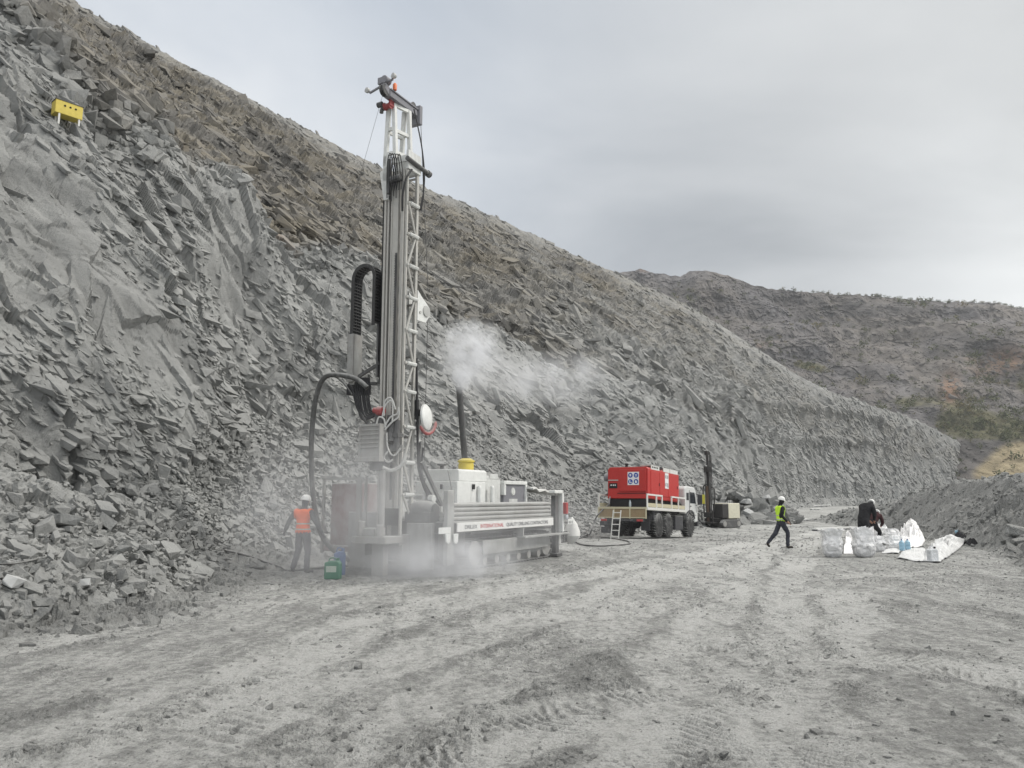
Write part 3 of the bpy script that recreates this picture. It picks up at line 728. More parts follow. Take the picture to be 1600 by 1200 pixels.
# ------------------------------------------------------------------ the big drill rig
class Frame:
    """a machine standing on the floor: local x runs along it, y to its left; rows/columns of the picture are turned into real sizes"""
    def __init__(s, name, x, y, ang, z=0.0, pitch=0.0):
        s.o = empty(name, (x, y, z), (0, pitch, ang)); bpy.context.view_layer.update()
        s.x, s.y, s.z = x, y, z; s.u = Vector((math.cos(ang), math.sin(ang))); s.v = Vector((-math.sin(ang), math.cos(ang)))
        s.M = Matrix.LocRotScale(Vector((x, y, z)), s.o.rotation_euler, None); s.I = s.M.inverted()
    def xy(s, lx, ly): return s.x+lx*s.u.x+ly*s.v.x, s.y+lx*s.u.y+ly*s.v.y
    def zr(s, py, lx, ly):
        _, y = s.xy(lx, ly); k = (600-py)/1200; return y*(sT+k*cT)/(cT-k*sT)+CAMZ-s.z
    def yc(s, px, lx, z):
        k = (px-800)/1200; zz_ = z+s.z-CAMZ; x0, y0 = s.xy(lx, 0); return (k*(y0*cT+zz_*sT)-x0)/(s.v.x-k*s.v.y*cT)
    def xc(s, px, ly, z):
        k = (px-800)/1200; zz_ = z+s.z-CAMZ; x0, y0 = s.xy(0, ly); return (k*(y0*cT+zz_*sT)-x0)/(s.u.x-k*s.u.y*cT)
    def loc(s, px, py, D): return s.I@at(px, py, D)
F = Frame('drill_rig', -2.92, 18.54, math.atan2(.882, .471), 0.0)
rig = F.o
tag(rig, 'large white crawler drill rig with a tall lattice mast, standing in dust beside the cliff', 'drill rig')
xf, xb, yl, yr = -.30, .20, .15, -.55       # mast footprint
zb = F.zr(842, xf, -.2); zt = F.zr(262, xf, -.2)
b = MB()
for (x0, x1, y0, y1) in ((xf, xf+.12, yl, yl-.06), (xf+.02, xf+.14, yl-.085, yl-.14), (xb-.09, xb, yr, yr+.07), (xb-.09, xb, yl-.07, yl), (xf, xf+.06, yr, yr+.06)):
    b.box(x0, x1, y0, y1, zb-.1, zt)
mast = b.build('mast', P['mast'], rig, .008)
b = MB()
for y0, y1 in ((-.13, -.30), (-.375, -.475)): b.box(xf-.02, xf+.09, y0, y1, zb+.7, zt-.1)
b.box(xf-.045, xf-.02, -.10, -.135, zb+.7, zt-.2).box(xf-.045, xf-.02, -.44, -.48, zb+.7, zt-.2)
b.build_each('guide_rail', P['mast'], mast, .006)
b = MB(); b.box(xf+.16, xf+.2, yl-.02, yr+.1, zb+.3, zt-.1); b.build('gap_shade_plate', P['slot'], mast)  # near-black sheet, shade of the gaps between the rails put into its colour
b = MB(); b.box(xf-.03, xf-.018, -.24, -.30, zb+.9, F.zr(398, xf, 0)); z = zb+1.0
while z < F.zr(400, xf, 0): b.box(xf-.05, xf-.02, -.245, -.295, z, z+.03); z += .065
b.build('feed_chain', P['steel'], mast)
# side lattice: rungs and zigzag braces
rows = [418, 467, 518, 569, 613, 668, 723, 773]; rz = [F.zr(r_, 0, yr) for r_ in rows]
dz = rz[0]-rz[1]; zc = rz[0]
allz = sorted(rz+[rz[0]+dz*k for k in range(1, 5) if rz[0]+dz*k < zt-.2])
b = MB(); bb = MB()
for i, z in enumerate(allz):
    b.cyl((xf+.02, yr-.01, z), (xb-.02, yr-.01, z), .035, 8)
    bb.cyl((xf+.1, yr-.03, z), (xb-.06, yr-.03, z), .05, 8)
for i in range(len(allz)-1):
    a1, a2 = (xf+.06, xb-.12) if i % 2 else (xb-.12, xf+.06)
    b.cyl((a1, yr+.0, allz[i]), (a2, yr+.0, allz[i+1]), .032, 8)
b.cyl((xf+.06, yr, allz[0]), (xb-.1, yr, allz[0]-.55), .032, 8)
b.build_each('lattice_brace', P['mast'], mast, smooth=True); bb.build_each('brace_node', P['whited'], mast, smooth=True)
b = MB()
for k in range(14):
    z = zb+.4+k*(zt-zb-.6)/13; b.box(xb-.05, xb-.01, yr+.06, yl-.05, z, z+.05); b.box(xf+.1, xb-.05, yl-.035, yl-.005, z, z+.045)
b.build_each('cross_member', P['mast'], mast)
# white upper frame of four legs
z0 = F.zr(248, 0, -.2); z1 = F.zr(168, 0, -.2)
def leg4(z): 
    t_ = (z-z0)/(z1-z0)
    return [Vector((-.28, F.yc(603+5*t_, -.28, z), z)), Vector((-.28, F.yc(618-2*t_, -.28, z), z)), Vector((.2, F.yc(627+5*t_, .2, z), z)), Vector((.2, F.yc(641-2*t_, .2, z), z))]
A0, A1 = leg4(z0-.25), leg4(z1)
b = MB()
for p_, q_ in zip(A0, A1): b.bar(p_, q_, .10, .10)
up_ = b.build('upper_frame', P['white'], rig, .008)
b = MB()
for t_ in (.05, .48, .52, .98):
    q = leg4(z0+(z1-z0)*t_)
    if t_ != .52: b.bar(q[1], q[3], .07, .09)
    if t_ != .48: b.bar(q[0], q[1], .07, .09); b.bar(q[2], q[3], .06, .07)
    if t_ == .48: b.bar(q[0], q[2], .06, .08)
q0, q1 = leg4(z0+.15), leg4(z0+.75)
b.build_each('cross_bar', P['white'], up_, .006)
# collar where the upper frame slides into the mast
b = MB(); zc0, zc1 = F.zr(282, xf, 0), F.zr(248, xf, 0)
b.box(xf-.02, xb+.03, yr-.03, yr+.04, zc0+.2, zc1+.12).box(xf-.03, xf+.05, yl+.05, yl-.1, zc0, zc1+.1).box(xb-.06, xb+.02, yl+.05, yr, zc0+.2, zc1+.1)
b.prism([(.30, zc0+.25), (.02, zc0+.42), (.0, zc0-.5), (.16, zc0-.5)], 0, xf-.03, xf+.12)
b.box(xf+.02, xf+.06, -.05, -.5, zc0+.42, zc0+.6)
cl_ = b.build('mast_collar', P['whited'], rig, .01)
b = MB(); b.cyl((xf-.12, yr-.06, zc0+.42), (xb+.30, yr-.06, zc0+.36), .06).cyl((xb+.26, yr-.06, zc0+.36), (xb+.36, yr-.06, zc0+.35), .085)
b.cyl((xf-.08, .0-.1, zc0-.05), (xf-.08, -.42, zc0-.03), .09).cyl((xf-.1, -.05, zc0+.5), (xf-.1, -.05, zc0-.4), .05)
b.build_each('hydraulic_cylinder', P['steel'], rig, smooth=True)
b = MB()
for k in range(5):
    y_ = -.02-.07*k; zz1 = zc0+.62-.02*k
    b.hose([(xf-.12, y_, zc0-.5-.06*(k % 3)), (xf-.17, y_-.02, zc0), (xf-.2, y_-.06, zz1-.15), (xf-.14, y_-.1, zz1), (xf-.1, y_-.16, zc0+.1), (xf-.1, y_-.13, zc0-.35)], .012, 5, 6)
for k in range(3):
    b.hose([(xb+.0+.03*k, yr-.03, zc0-.7), (xb+.1, yr-.06, zc0-.2), (xb+.13-.03*k, yr-.06, zc0+.3), (xb+.06, yr-.02, z0+.3), (xb+.03, yr+.12, z1-.4), (xb-.02, yr+.2, z1)], .018, 5, 6)
b.hose([(xf-.05, -.45, zc0-.9), (xf-.12, -.5, zc0-.5), (xf-.08, -.56, zc0-.1), (xf+.1, -.6, zc0+.2)], .03, 6, 6)
b.build('hose_bundle', P['dark'], rig, smooth=True)
# crown beam
cy_ = (A1[0].y+A1[3].y)/2-.06
b = MB(); zq = z1+.02
b.box(-.62, .62, cy_-.1, cy_+.1, zq, zq+.16).box(-.62, .58, cy_-.13, cy_+.13, zq+.16, zq+.2).prism([(-.62, zq), (-.62, zq+.2), (-.78, zq+.28), (-.8, zq+.12)], 1, cy_-.08, cy_+.08)
crown = b.build('crown_beam', P['greys'], rig, .01)
b = MB(); b.box(.56, .68, cy_-.17, cy_+.17, zq-.22, zq+.3); b.box(.6, .8, cy_-.03, cy_+.05, zq+.2, zq+.25); b.build('end_plate', P['greys'], crown, .01)
b = MB()
for yy in (-.05, .05): b.lathe([(.05, -.02), (.15, -.015), (.13, 0), (.15, .015), (.05, .02)], (-.72, cy_+yy, zq+.12), 18, (0, 1, 0))
b.lathe([(.04, -.02), (.11, -.015), (.1, 0), (.11, .015), (.04, .02)], (.5, cy_, zq+.28), 16, (0, 1, 0)); b.build_each('pulley', P['steel'], crown, smooth=True)
b = MB(); b.bar((-.66, cy_+.5, zq+.22), (-.66, cy_-.2, zq+.40), .045, .045); b.bar((-.66, cy_+.5, zq+.2), (-.66, cy_+.56, zq+.28), .04)
b.box(-.74, -.56, cy_-.02, cy_+.22, zq+.33, zq+.5); b.cyl((-.75, cy_+.02, zq+.42), (-.55, cy_+.02, zq+.42), .1)
b.build('lamp_arm', P['greys'], crown, .005)
for (yy, zz_) in ((.58, .29), (-.24, .46)):
    b = MB(); b.lathe([(.04, -.06), (.065, -.02), (.07, .04), (.05, .045)], (-.68, cy_+yy, zq+zz_), 14, (-1, .2, .0)); b.build('work_lamp', P['silver'], crown, smooth=True)
b = MB(); b.lathe([(.05, 0), (.055, .14), (.03, .18)], (-.5, cy_-.14, zq+.2), 12); b.build('beacon', P['orange'], crown, smooth=True)
b = MB(); b.lathe([(.1, -.1), (.1, -.08), (.07, -.06), (.07, .06), (.1, .08), (.1, .1)], (-.42, cy_+.12, zq-.12), 16, (0, 1, 0)); b.box(-.5, -.3, cy_+.0, cy_+.04, zq-.15, zq+.02)
b.build('winch_drum', P['dred'], crown, smooth=True)
b = MB(); b.cyl((-.5, cy_+.24, zq-.08), (-.5, cy_+.38, zq-.08), .07).cyl((-.45, cy_+.3, zq-.2), (-.45, cy_+.3, zq-.28), .05).box(-.5, -.38, cy_+.22, cy_+.3, zq-.2, zq-.05); b.build('winch_motor', P['steel'], crown, smooth=True)
# ropes
b = MB()
b.tube([(.7, cy_-.1, zq-.1), (.6, yr-.06, F.zr(470, .6, yr))], .008, 4)
b.tube([(.55, yr-.08, F.zr(503, .55, yr)), (.5, yr-.08, F.zr(735, .5, yr))], .008, 4)
gp = F.I@Vector((-6.6, 20.5, .9)); b.tube([(-.72, cy_+.05, zq+.05), tuple(gp)], .004, 4)
b.build_each('wire_rope', P['steel'], rig)
# feed cylinder, black, behind the left rails
b = MB(); yk = .29; b.cyl((-.02, yk, F.zr(600, 0, yk)), (-.02, yk, F.zr(306, 0, yk)), .095, 16); b.lathe([(.095, 0), (.07, .05), (.02, .06)], (-.02, yk, F.zr(306, 0, yk)), 16)
b.build('feed_cylinder', P['dark'], rig, smooth=True)
# cable chain loop
zc_ = F.zr(436, -.1, .6); ya, yb_ = F.yc(591, -.1, zc_), F.yc(558, -.1, zc_); rad = (yb_-ya)/2; ym = (ya+yb_)/2
path = []
zl, zr_ = F.zr(528, -.1, yb_), F.zr(506, -.1, ya); z = zl
while z < zc_: path.append((yb_, z, 0)); z += .082
for k in range(1, 12): an = math.pi*k/12; path.append((ym+rad*math.cos(an), zc_+rad*math.sin(an), an))
z = zc_
while z > zr_: path.append((ya, z, math.pi)); z -= .082
b = MB()
for i, (y_, z_, an) in enumerate(path):
    t_ = Vector((0, -math.sin(an), math.cos(an))); n_ = Vector((0, math.cos(an), math.sin(an))); c_ = Vector((-.1, y_, z_))
    nc_ = Vector((-.1, path[i+1][0], path[i+1][1])) if i+1 < len(path) else c_+t_*.08
    for sx in (-.155, .155):
        b.bar(c_+Vector((sx, 0, 0))-t_*.004, nc_+Vector((sx, 0, 0))+t_*.004, .09, .022, up=(1, 0, 0))
    b.bar(c_+Vector((-.15, 0, 0))+n_*.035, c_+Vector((.15, 0, 0))+n_*.035, .022, .02, up=n_)
    b.bar(c_+Vector((-.15, 0, 0))-n_*.035, c_+Vector((.15, 0, 0))-n_*.035, .022, .02, up=n_)
ch = b.build('cable_chain', P['chain'], rig)

b = MB(); b.tube([(-.1+.06*0, y_, z_) for y_, z_, an in path], .03, 6); b.tube([(-.17, y_, z_) for y_, z_, an in path], .024, 6); b.tube([(-.03, y_, z_) for y_, z_, an in path], .024, 6)
b.build_each('chain_cable', P['dark'], ch, smooth=True)
b = MB(); zk0, zk1 = F.zr(598, -.1, yb_), F.zr(524, -.1, yb_)
b.box(-.28, -.24, yb_-.1, yb_+.1, zk0, zk1).box(-.28, .06, yb_-.1, yb_-.085, zk0, zk1).box(-.28, .06, yb_+.085, yb_+.1, zk0, zk1); b.box(-.29, -.28, yb_-.1, yb_-.0, zk0, zk1)
b.build('chain_trough', P['pipe'], rig, .004)
b = MB(); b.box(-.1, .0, ya-.05, ya+.0, F.zr(590, 0, ya), F.zr(505, 0, ya)); b.bar((-.05, ya, F.zr(600, 0, ya)), (-.05, yb_, F.zr(600, 0, yb_)), .08); b.bar((-.05, .1, F.zr(560, 0, .1)), (-.05, yb_, F.zr(592, 0, yb_)), .07)
b.build('chain_bracket', P['steel'], rig)
# rotation head
L_ = lambda px, py, D=17.85: F.loc(px, py, D)
hz = lambda r_: F.zr(r_, -.6, 0)
b = MB(); c1_ = F.yc(592, -.6, hz(690)); b.cyl((-.6, c1_, hz(735)), (-.6, c1_, hz(700)), .20, 18).cyl((-.6, c1_, hz(702)), (-.6, c1_, hz(660)), .17, 18).cyl((-.6, c1_, hz(662)), (-.6, c1_, hz(648)), .11, 14)
head = b.build('rotation_head', P['steel'], rig, smooth=True)
b = MB(); yA, yB = F.yc(568, -.72, hz(680)), F.yc(600, -.72, hz(680)); b.box(-.86, -.55, yA, yB, hz(716), hz(664)); 
for k in range(6): zz_ = hz(700)+(hz(667)-hz(700))*k/5; b.box(-.885, -.86, yA-.02, yB+.02, zz_-.012, zz_+.012)
b.box(-.89, -.85, yA+.01, yA-.03, hz(716), hz(664)).box(-.89, -.85, yB-.01, yB+.03, hz(716), hz(664)); b.box(-.9, -.5, yA+.08, yB-.02, hz(722), hz(715)); b.build('gearbox_guard', P['pipe'], head, .006)
b = MB(); b.lathe([(.06, -.14), (.11, -.12), (.11, .02), (.07, .04), (.07, .14)], (-.68, F.yc(592, -.68, hz(643)), hz(643)), 14, (0, 1, .15)); b.build('swivel', P['dred'], head, smooth=True)
b = MB(); yC = F.yc(615, -.5, hz(666))
b.cyl((-.52, yC+.04, hz(690)), (-.52, yC+.04, hz(650)), .11, 14).cyl((-.5, yC-.1, hz(700)), (-.5, yC-.1, hz(658)), .08, 12).box(-.6, -.38, yC-.2, yC+.17, hz(684), hz(678)).box(-.6, -.36, yC-.17, yC+.15, hz(706), hz(696))
b.build('hydraulic_motor', P['steel'], head, smooth=True)
b = MB()
for k, (p0, p1, p2, p3) in enumerate([((600, 650), (601, 628), (611, 622), (618, 640)), ((597, 652), (603, 632), (613, 628), (613, 660)), ((600, 668), (610, 652), (621, 646), (623, 636)), ((601, 672), (612, 660), (622, 652), (624, 642)),
                                      ((604, 676), (606, 700), (615, 712), (626, 700)), ((588, 664), (592, 652), (600, 655), (602, 668)), ((598, 730), (612, 735), (628, 726), (634, 708)), ((606, 705), (600, 715), (606, 722), (614, 718))]):
    b.hose([L_(*q, 17.75) for q in (p0, p1, p2, p3)], .022 if k != 6 else .045, 6, 7)
b.build('hydraulic_hose', P['silver'], head, smooth=True)
b = MB()
for k in range(7):
    x0 = 556+3.2*k; b.hose([L_(x0, 604, 18.4), L_(x0+2, 628+2*k % 5, 18.3), L_(x0+10-k*.6, 655-k*2, 18.2), L_(586+k*1.5, 650-k, 18.0)], .024, 6, 7)
b.hose([L_(545, 600, 18.5), L_(552, 612, 18.4), L_(560, 640, 18.3), L_(578, 668, 18.0)], .035, 7, 7)
for k in range(9): b.cyl(L_(556+2.6*k, 590, 18.5), L_(557+2.6*k, 606, 18.45), .022, 6)
b.box(-.35, -.05, yb_-.5, yb_+.02, F.zr(618, -.2, yb_), F.zr(603, -.2, yb_))
b.build('hose_manifold', P['dark'], rig, smooth=True)
# big suction hose looping to the ground
b = MB(); b.hose([L_(574, 606, 18.2), L_(556, 592, 18.3), (L_(530, 586, 18.4)), L_(507, 590, 18.5), L_(494, 620, 18.6), L_(487, 680, 18.7), L_(487, 740, 18.8), L_(492, 795, 18.9), L_(506, 842, 19.0), L_(540, 872, 19.1), L_(575, 878, 19.3)], .062, 12, 8)
b.build('suction_hose', P['hose'], rig, smooth=True)
b = MB(); b.hose([L_(524, 588, 18.5), L_(538, 600, 18.4), L_(550, 616, 18.4)], .02, 5, 6); b.build('hose_sling', P['steel'], rig)
# winch bracket on the back of the mast
b = MB(); zw0, zw1 = F.zr(503, .4, yr), F.zr(456, .4, yr)
b.prism([(xb, zw1), (xb+.12, zw1-.1), (xb+.52, zw0+.42), (xb+.52, zw0+.2), (xb+.35, zw0), (xb, zw0)], 1, yr-.02, yr+.03)
b.prism([(xb, zw1), (xb+.12, zw1-.1), (xb+.52, zw0+.42), (xb+.52, zw0+.2), (xb+.35, zw0), (xb, zw0)], 1, yr+.25, yr+.3)
wb = b.build('winch_bracket', P['white'], rig, .008)
b = MB(); b.lathe([(.05, -.03), (.14, -.02), (.14, .02), (.08, .03), (.08, .26), (.14, .3)], (xb+.36, yr-.03, zw0+.3), 18, (0, 1, 0)); b.cyl((xb+.1, yr-.04, zw0+.22), (xb+.1, yr+.3, zw0+.22), .04, 8); b.build('rope_sheave', P['silver'], wb, smooth=True)
# white fan cover with red guard behind the mast
cz = F.zr(652, .45, yr-.15); cx_ = F.xc(666, yr-.15, cz)
b = MB(); b.lathe([(.26, -.06), (.32, -.03), (.32, .02), (.25, .07), (.1, .09)], (cx_, yr-.15, cz), 26, (.25, -1, .1)); fan = b.build('fan_cover', P['white'], rig, smooth=True)
b = MB(); pts = [(cx_+.37*math.cos(R(q)), yr-.19, cz+.40*math.sin(R(q))) for q in range(215, 351, 9)]; b.tube(pts, [.015]+[.042]*(len(pts)-2)+[.015], 8); b.build('red_guard', P['dred'], fan, smooth=True)
b = MB(); b.box(xb+.02, xb+.1, yr-.1, yr-.06, F.zr(692, .3, yr), F.zr(650, .3, yr)); b.bar((xb, yr, cz), (cx_, yr-.1, cz), .1).bar((xb, yr, cz-.3), (cx_, yr-.1, cz-.2), .06); b.build('fan_bracket', P['whited'], rig)
b = MB(); b.cyl((xb+.0, yr-.05, F.zr(655, .2, yr)), (xb+.0, yr-.05, F.zr(625, .2, yr)), .05).box(xb-.05, xb+.1, yr-.12, yr-.02, F.zr(650, .2, yr), F.zr(640, .2, yr)); b.build('valve_block', P['dark'], rig)
# foot of the mast: clamps and drill string
zg = 0.02
b = MB(); cyd = F.yc(596, -.62, 1.5); b.cyl((-.62, cyd, zg-.4), (-.62, cyd, hz(732)), .075, 14); b.build('drill_rod', P['pipe'], rig, smooth=True)
b = MB(); ze = F.zr(848, -.6, 0)
b.box(-.98, -.3, .32, -.62, ze, ze+.16).box(-.92, -.5, .22, -.28, ze+.16, ze+.34).cyl((-.9, -.42, ze+.16), (-.9, -.42, ze+.42), .08).cyl((-.9, .1, ze+.16), (-.9, .1, ze+.5), .08).box(-.4, .1, .3, -.6, ze-.05, ze+.12)
b.box(-.7, -.5, -.05, -.38, zg-.15, ze); b.build('rod_clamp', P['pipe'], rig, .012)
b = MB(); 
for y_ in (.36, .52): b.bar((-.45, y_, ze-.2), (-.45, y_, hz(745)), .06)
b.box(-.5, -.2, .3, .6, ze-.3, ze+.0); b.build('dust_hood_post', P['pipe'], rig)
b = MB(); b.box(-.28, .15, yr-.05, yr+.1, zb-.6, zb+.1).box(-.35, -.2, yl, yr, zb-.15, zb+.05).box(-.2, .3, -.5, .3, .35, zb-.1); b.build('mast_foot', P['pipe'], rig, .01)
# chassis
NS = -1.2
def zs(r_, lx=1.0, ly=NS): return F.zr(r_, lx, ly)
b = MB(); zd = zs(833, .5); b.box(0.25, 6.7, -1.0, 1.0, zd-.05, zd+.32).box(.25, 6.6, -.55, .55, .45, zd-.05); b.build('chassis_frame', P['steel'], rig, .01)
b = MB(); b.box(.0, .12, -1.22, -.5, .12, zs(817, 0, -.85)); b.build_each('rubber_curtain', P['mud'], rig, .02)
b = MB(); b.box(.0, .5, -1.15, -.45, zs(817, 0, -.85), zs(800, 0)); b.lathe([(.0, -.36), (.2, -.34), (.26, -.1), (.26, .1), (.2, .34), (.0, .36)], (.25, -.8, zs(800, 0)), 18, (0, 1, 0)); b.build('water_tank', P['steel'], rig, .01, smooth=True)
b = MB(); b.box(.0, .12, .35, 1.25, .1, zs(800, 0, .8)); b.build_each('rubber_curtain', P['mud'], rig, .02)
b = MB(); b.box(.1, .9, 1.0, 1.9, .5, zs(748, 0, 1.3)-.1).box(.0, .1, .9, 2.0, .45, .6); dc = b.build('dust_collector', paint('dusty_dull_red', (.17, .07, .07), .8, .75), rig, .03)
b = MB(); b.bar((.0, .5, zs(748, 0, .5)), (.0, 2.1, zs(748, 0, 2.1)), .06); b.bar((0, 2.05, .4), (0, 2.05, zs(748, 0, 2.1)), .06); b.bar((0, .95, .4), (0, .95, zs(748, 0, 1)), .08); b.build('guard_rail', P['pipe'], rig)
# superstructure
xH0 = 1.5
b = MB(); z751, z733 = F.zr(752, xH0, -.5), F.zr(733, xH0, -.5)
b.prism([(0.0, z751), (-1.0, z751), (-1.0, z733-.04), (-.94, z733), (-.06, z733), (.0, z733-.04)], 0, xH0, 2.9)
hood = b.build('engine_hood', P['white'], rig, .02)
b = MB(); b.box(xH0-.15, 2.75, -1.05, .2, zd+.3, z751-.003); eh = b.build('engine_housing', P['white'], rig, .02)
b = MB(); b.box(xH0-.155, xH0-.15, -.6, .15, z751-.42, z751-.41).box(2.0, 2.02, -1.055, -1.05, zd+.5, z751-.05); b.box(xH0-.165, xH0-.15, -1.0, -.65, z751-.62, z751-.12); b.build_each('door_panel', P['whited'], eh, .005)
b = MB(); b.box(xH0-.21, xH0-.165, -.62, -.58, z751-.2, z751-.08).box(xH0+.55, xH0+.63, -1.1, -1.05, z751-.2, z751-.07); b.build_each('door_latch', P['slot'], eh)
za = F.zr(751, 2.1, -.4); xe = F.xc(728, -.5, za)
b = MB(); b.box(xe-.3, xe+.25, -.72, -.28, za-.02, za+.22); b.box(xe-.4, xe+.4, -.8, -.2, za-.03, za+.02); pb = b.build('cleaner_base', P['red'], rig, .01)
b = MB(); za2 = za+.2; b.lathe([(.14, 0), (.2, .03), (.21, .24), (.19, .28), (.23, .3), (.23, .34), (.12, .40)], (xe, -.5, za2), 20); b.build('air_cleaner', P['yellow'], rig, smooth=True)
b = MB(); zt1 = F.zr(606, xe, -.1); xt1 = F.xc(717.5, -.1, zt1); xe2 = F.xc(727, -.1, za+.5); b.tube([(xe2, -.1, za-.3), (xe2, -.1, za+.45), (xt1, -.1, zt1)], .085, 14); b.tube([(xt1, -.1, zt1-.02), (xt1-.01, -.1, zt1+.05)], .095, 14); b.build('exhaust_stack', P['steel'], rig, smooth=True)
b = MB(); b.lathe([(.05, 0), (.05, .12), (.13, .14), (.13, .18), (.04, .22)], (xH0+.9, .1, z733), 14); b.cyl((xH0+1.2, -.1, z733), (xH0+1.2, -.1, z733+.1), .05); b.build_each('rain_cap', P['steel'], rig, smooth=True)
zw = F.zr(743, 3.2, -.9)
b = MB(); b.box(2.75, 3.75, -.95, .5, zd+.3, zw-.1).box(2.8, 3.2, -.9, .4, zw-.1, zw).prism([(3.2, zw-.1), (3.75, zw-.1), (3.7, zw+.05), (3.3, zw+.05)], 1, -.9, .3)
b.box(2.76, 5.3, -.8, .5, zd+.25, zw-.45); b.build('radiator_housing', P['whited'], rig, .02)
b = MB()
for px_ in (749, 769): x_ = F.xc(px_, -1.1, 1.8); b.cyl((x_, -1.1, zd+.3), (x_, -1.1, F.zr(762, x_, -1.1)), .06, 10); b.lathe([(.06, 0), (.05, .04), (.02, .06)], (x_, -1.1, F.zr(762, x_, -1.1)), 10)
b.build_each('vent_pipe', P['white'], rig, smooth=True)
xA, xB = F.xc(788, -1.0, 2), F.xc(822, -1.0, 2); zA = F.zr(751, xA, -1.0)
b = MB(); b.box(xA, xB, -.98, .2, zd+.3, zA-.1); cab_ = b.build('control_cabinet', P['greys'], rig, .015)
b = MB(); b.box(xA-.05, xB+.03, -1.03, .25, zA-.1, zA); b.box(xB-.08, xB+.03, -1.03, -.9, zd+.3, zA-.1).box(xA-.05, xA+.06, -1.03, -.9, zA-.4, zA-.1); b.build('cabinet_frame', P['white'], cab_, .015)
b = MB(); b.lathe([(.12, 0), (.1, .02)], (xA+.55, -.98, zA-.3), 14, (0, -1, 0)); b.box(xA+.3, xA+.8, -.99, -.98, zA-.65, zA-.5); b.build('gauge_panel', P['whited'], cab_)
# canopy at the rear
xC0, xC1 = F.xc(826, -1.1, 1.9), F.xc(872, -1.2, 1.9)
zc0_, zc1_ = F.zr(757, xC0, -.6), F.zr(765, xC1, -1.2)
b = MB(); n = 9; V_ = []; 
for i in range(n+1):
    t_ = i/n; x_ = xC0+(xC1-xC0)*t_; z_ = zc0_+(zc1_-zc0_)*t_+.03*math.sin(i*1.9)
    for j in range(7): yy = -1.25+j*.36; V_.append((x_, yy, z_-.10*abs(j-3)/3+.02*math.sin(i*2.3+j*1.7)))
Fq = [(i*7+j, i*7+j+1, (i+1)*7+j+1, (i+1)*7+j) for i in range(n) for j in range(6)]
Vb = [(x_, y_, z_-.05) for x_, y_, z_ in V_]; off = len(V_)
b.add(V_+Vb, Fq+[tuple(k_+off for k_ in f_) for f_ in Fq]+[(i*7, (i+1)*7, (i+1)*7+off, i*7+off) for i in range(n)]+[(i*7+6, (i+1)*7+6, (i+1)*7+6+off, i*7+6+off) for i in range(n)]+[(j, j+1, j+1+off, j+off) for j in range(6)]+[(n*7+j, n*7+j+1, n*7+j+1+off, n*7+j+off) for j in range(6)])
b.build('canopy', P['canvas'], rig, smooth=True)
b = MB(); b.box(xC0+.1, xC1-.3, -.9, .7, zd+.3, zc1_-.35); b.build('rear_tank', P['whited'], rig, .03)
# pipe rack on the near side
xp0, xp1 = F.xc(708, -1.42, 1.5), F.xc(857, -1.42, 1.5)
zt_, zb_ = F.zr(787, xp0, -1.42), F.zr(814, xp0, -1.42)
rack = MB(); rack.box(xp0-.3, xp1+.15, -1.5, -1.12, zb_-.05, zb_-.01)
for x_ in (xp0+.0, xp1+.04): rack.box(x_-.06, x_+.04, -1.24, -1.16, zb_-.2, zt_+.1)
ro = rack.build('pipe_rack', P['pipe'], rig, .006)
for row in range(4):
    for k in range(2):
        b = MB(); z_ = zb_+.045+row*(zt_-zb_-.06)/3.2; y_ = -1.4+.13*k; b.cyl((xp0-.28 if row < 2 else xp0, y_, z_), (xp1, y_, z_+.01*k), .056, 12); b.cyl((xp1, y_, z_), (xp1+.12, y_, z_), .04, 10)
        b.build('drill_pipe', P['pipe'], ro, smooth=True)
b = MB(); xq = F.xc(702, -1.5, 1.4); b.box(xq-.16, xq+.12, -1.56, -1.44, .22, F.zr(766, xq, -1.5)); b.build('rack_post', P['mud'], rig, .015)
b = MB(); xq2 = F.xc(867, -1.35, 1.4); b.box(xq2-.12, xq2+.12, -1.42, -1.28, .12, F.zr(774, xq2, -1.35)).box(xq2-.2, xq2+.2, -1.5, -1.2, .02, .12); b.build('rear_jack', P['steel'], rig, .01)
b = MB(); xr_ = xq2+.24; zp0, zp1 = F.zr(832, xr_, -1.4), F.zr(766, xr_, -1.4); b.box(xr_, xr_+.12, -1.5, -1.3, zp0, zp1).box(xr_-.55, xr_+.12, -1.5, -1.3, zp1-.1, zp1); rp = b.build('rear_post', P['white'], rig, .02)
b = MB(); b.box(xr_+.02, xr_+.16, -1.62, -1.5, F.zr(803, xr_, -1.5), F.zr(785, xr_, -1.5)); tl_ = b.build('tail_light', P['red'], rp, .02)
b = MB(); b.lathe([(.08, 0), (.08, .05), (.05, .07)], (xr_+.12, -1.55, F.zr(808, xr_, -1.5)), 12, (0, -1, 0)); b.build('reversing_lamp', P['glass'], rp, smooth=True)
# banner with lettering
TXT = {}
def textmesh(name, s_, size, mat, parent, loc, rot, ext=.004, align='LEFT', xs=1.0):
    cu = bpy.data.curves.new(name, 'FONT'); cu.body = s_; cu.size = size; cu.extrude = ext; cu.align_x = align; cu.resolution_u = 3; cu.offset = size*.012
    t_ = bpy.data.objects.new(name, cu); col.objects.link(t_); bpy.context.view_layer.update()
    me = bpy.data.meshes.new_from_object(t_.evaluated_get(dg())); bpy.data.objects.remove(t_)
    o = bpy.data.objects.new(name, me); col.objects.link(o); me.materials.clear(); me.materials.append(mat); o.parent = parent; o.location = loc; o.rotation_euler = rot; o.scale = (xs, 1, 1)
    return o, (max(v.co.x for v in me.vertices) if me.vertices else 0)*xs
b = MB(); zn0, zn1 = F.zr(831.5, xp0, -1.52), F.zr(817, xp0, -1.52); b.box(xp0+.02, xp1+.1, -1.53, -1.5, zn0, zn1)
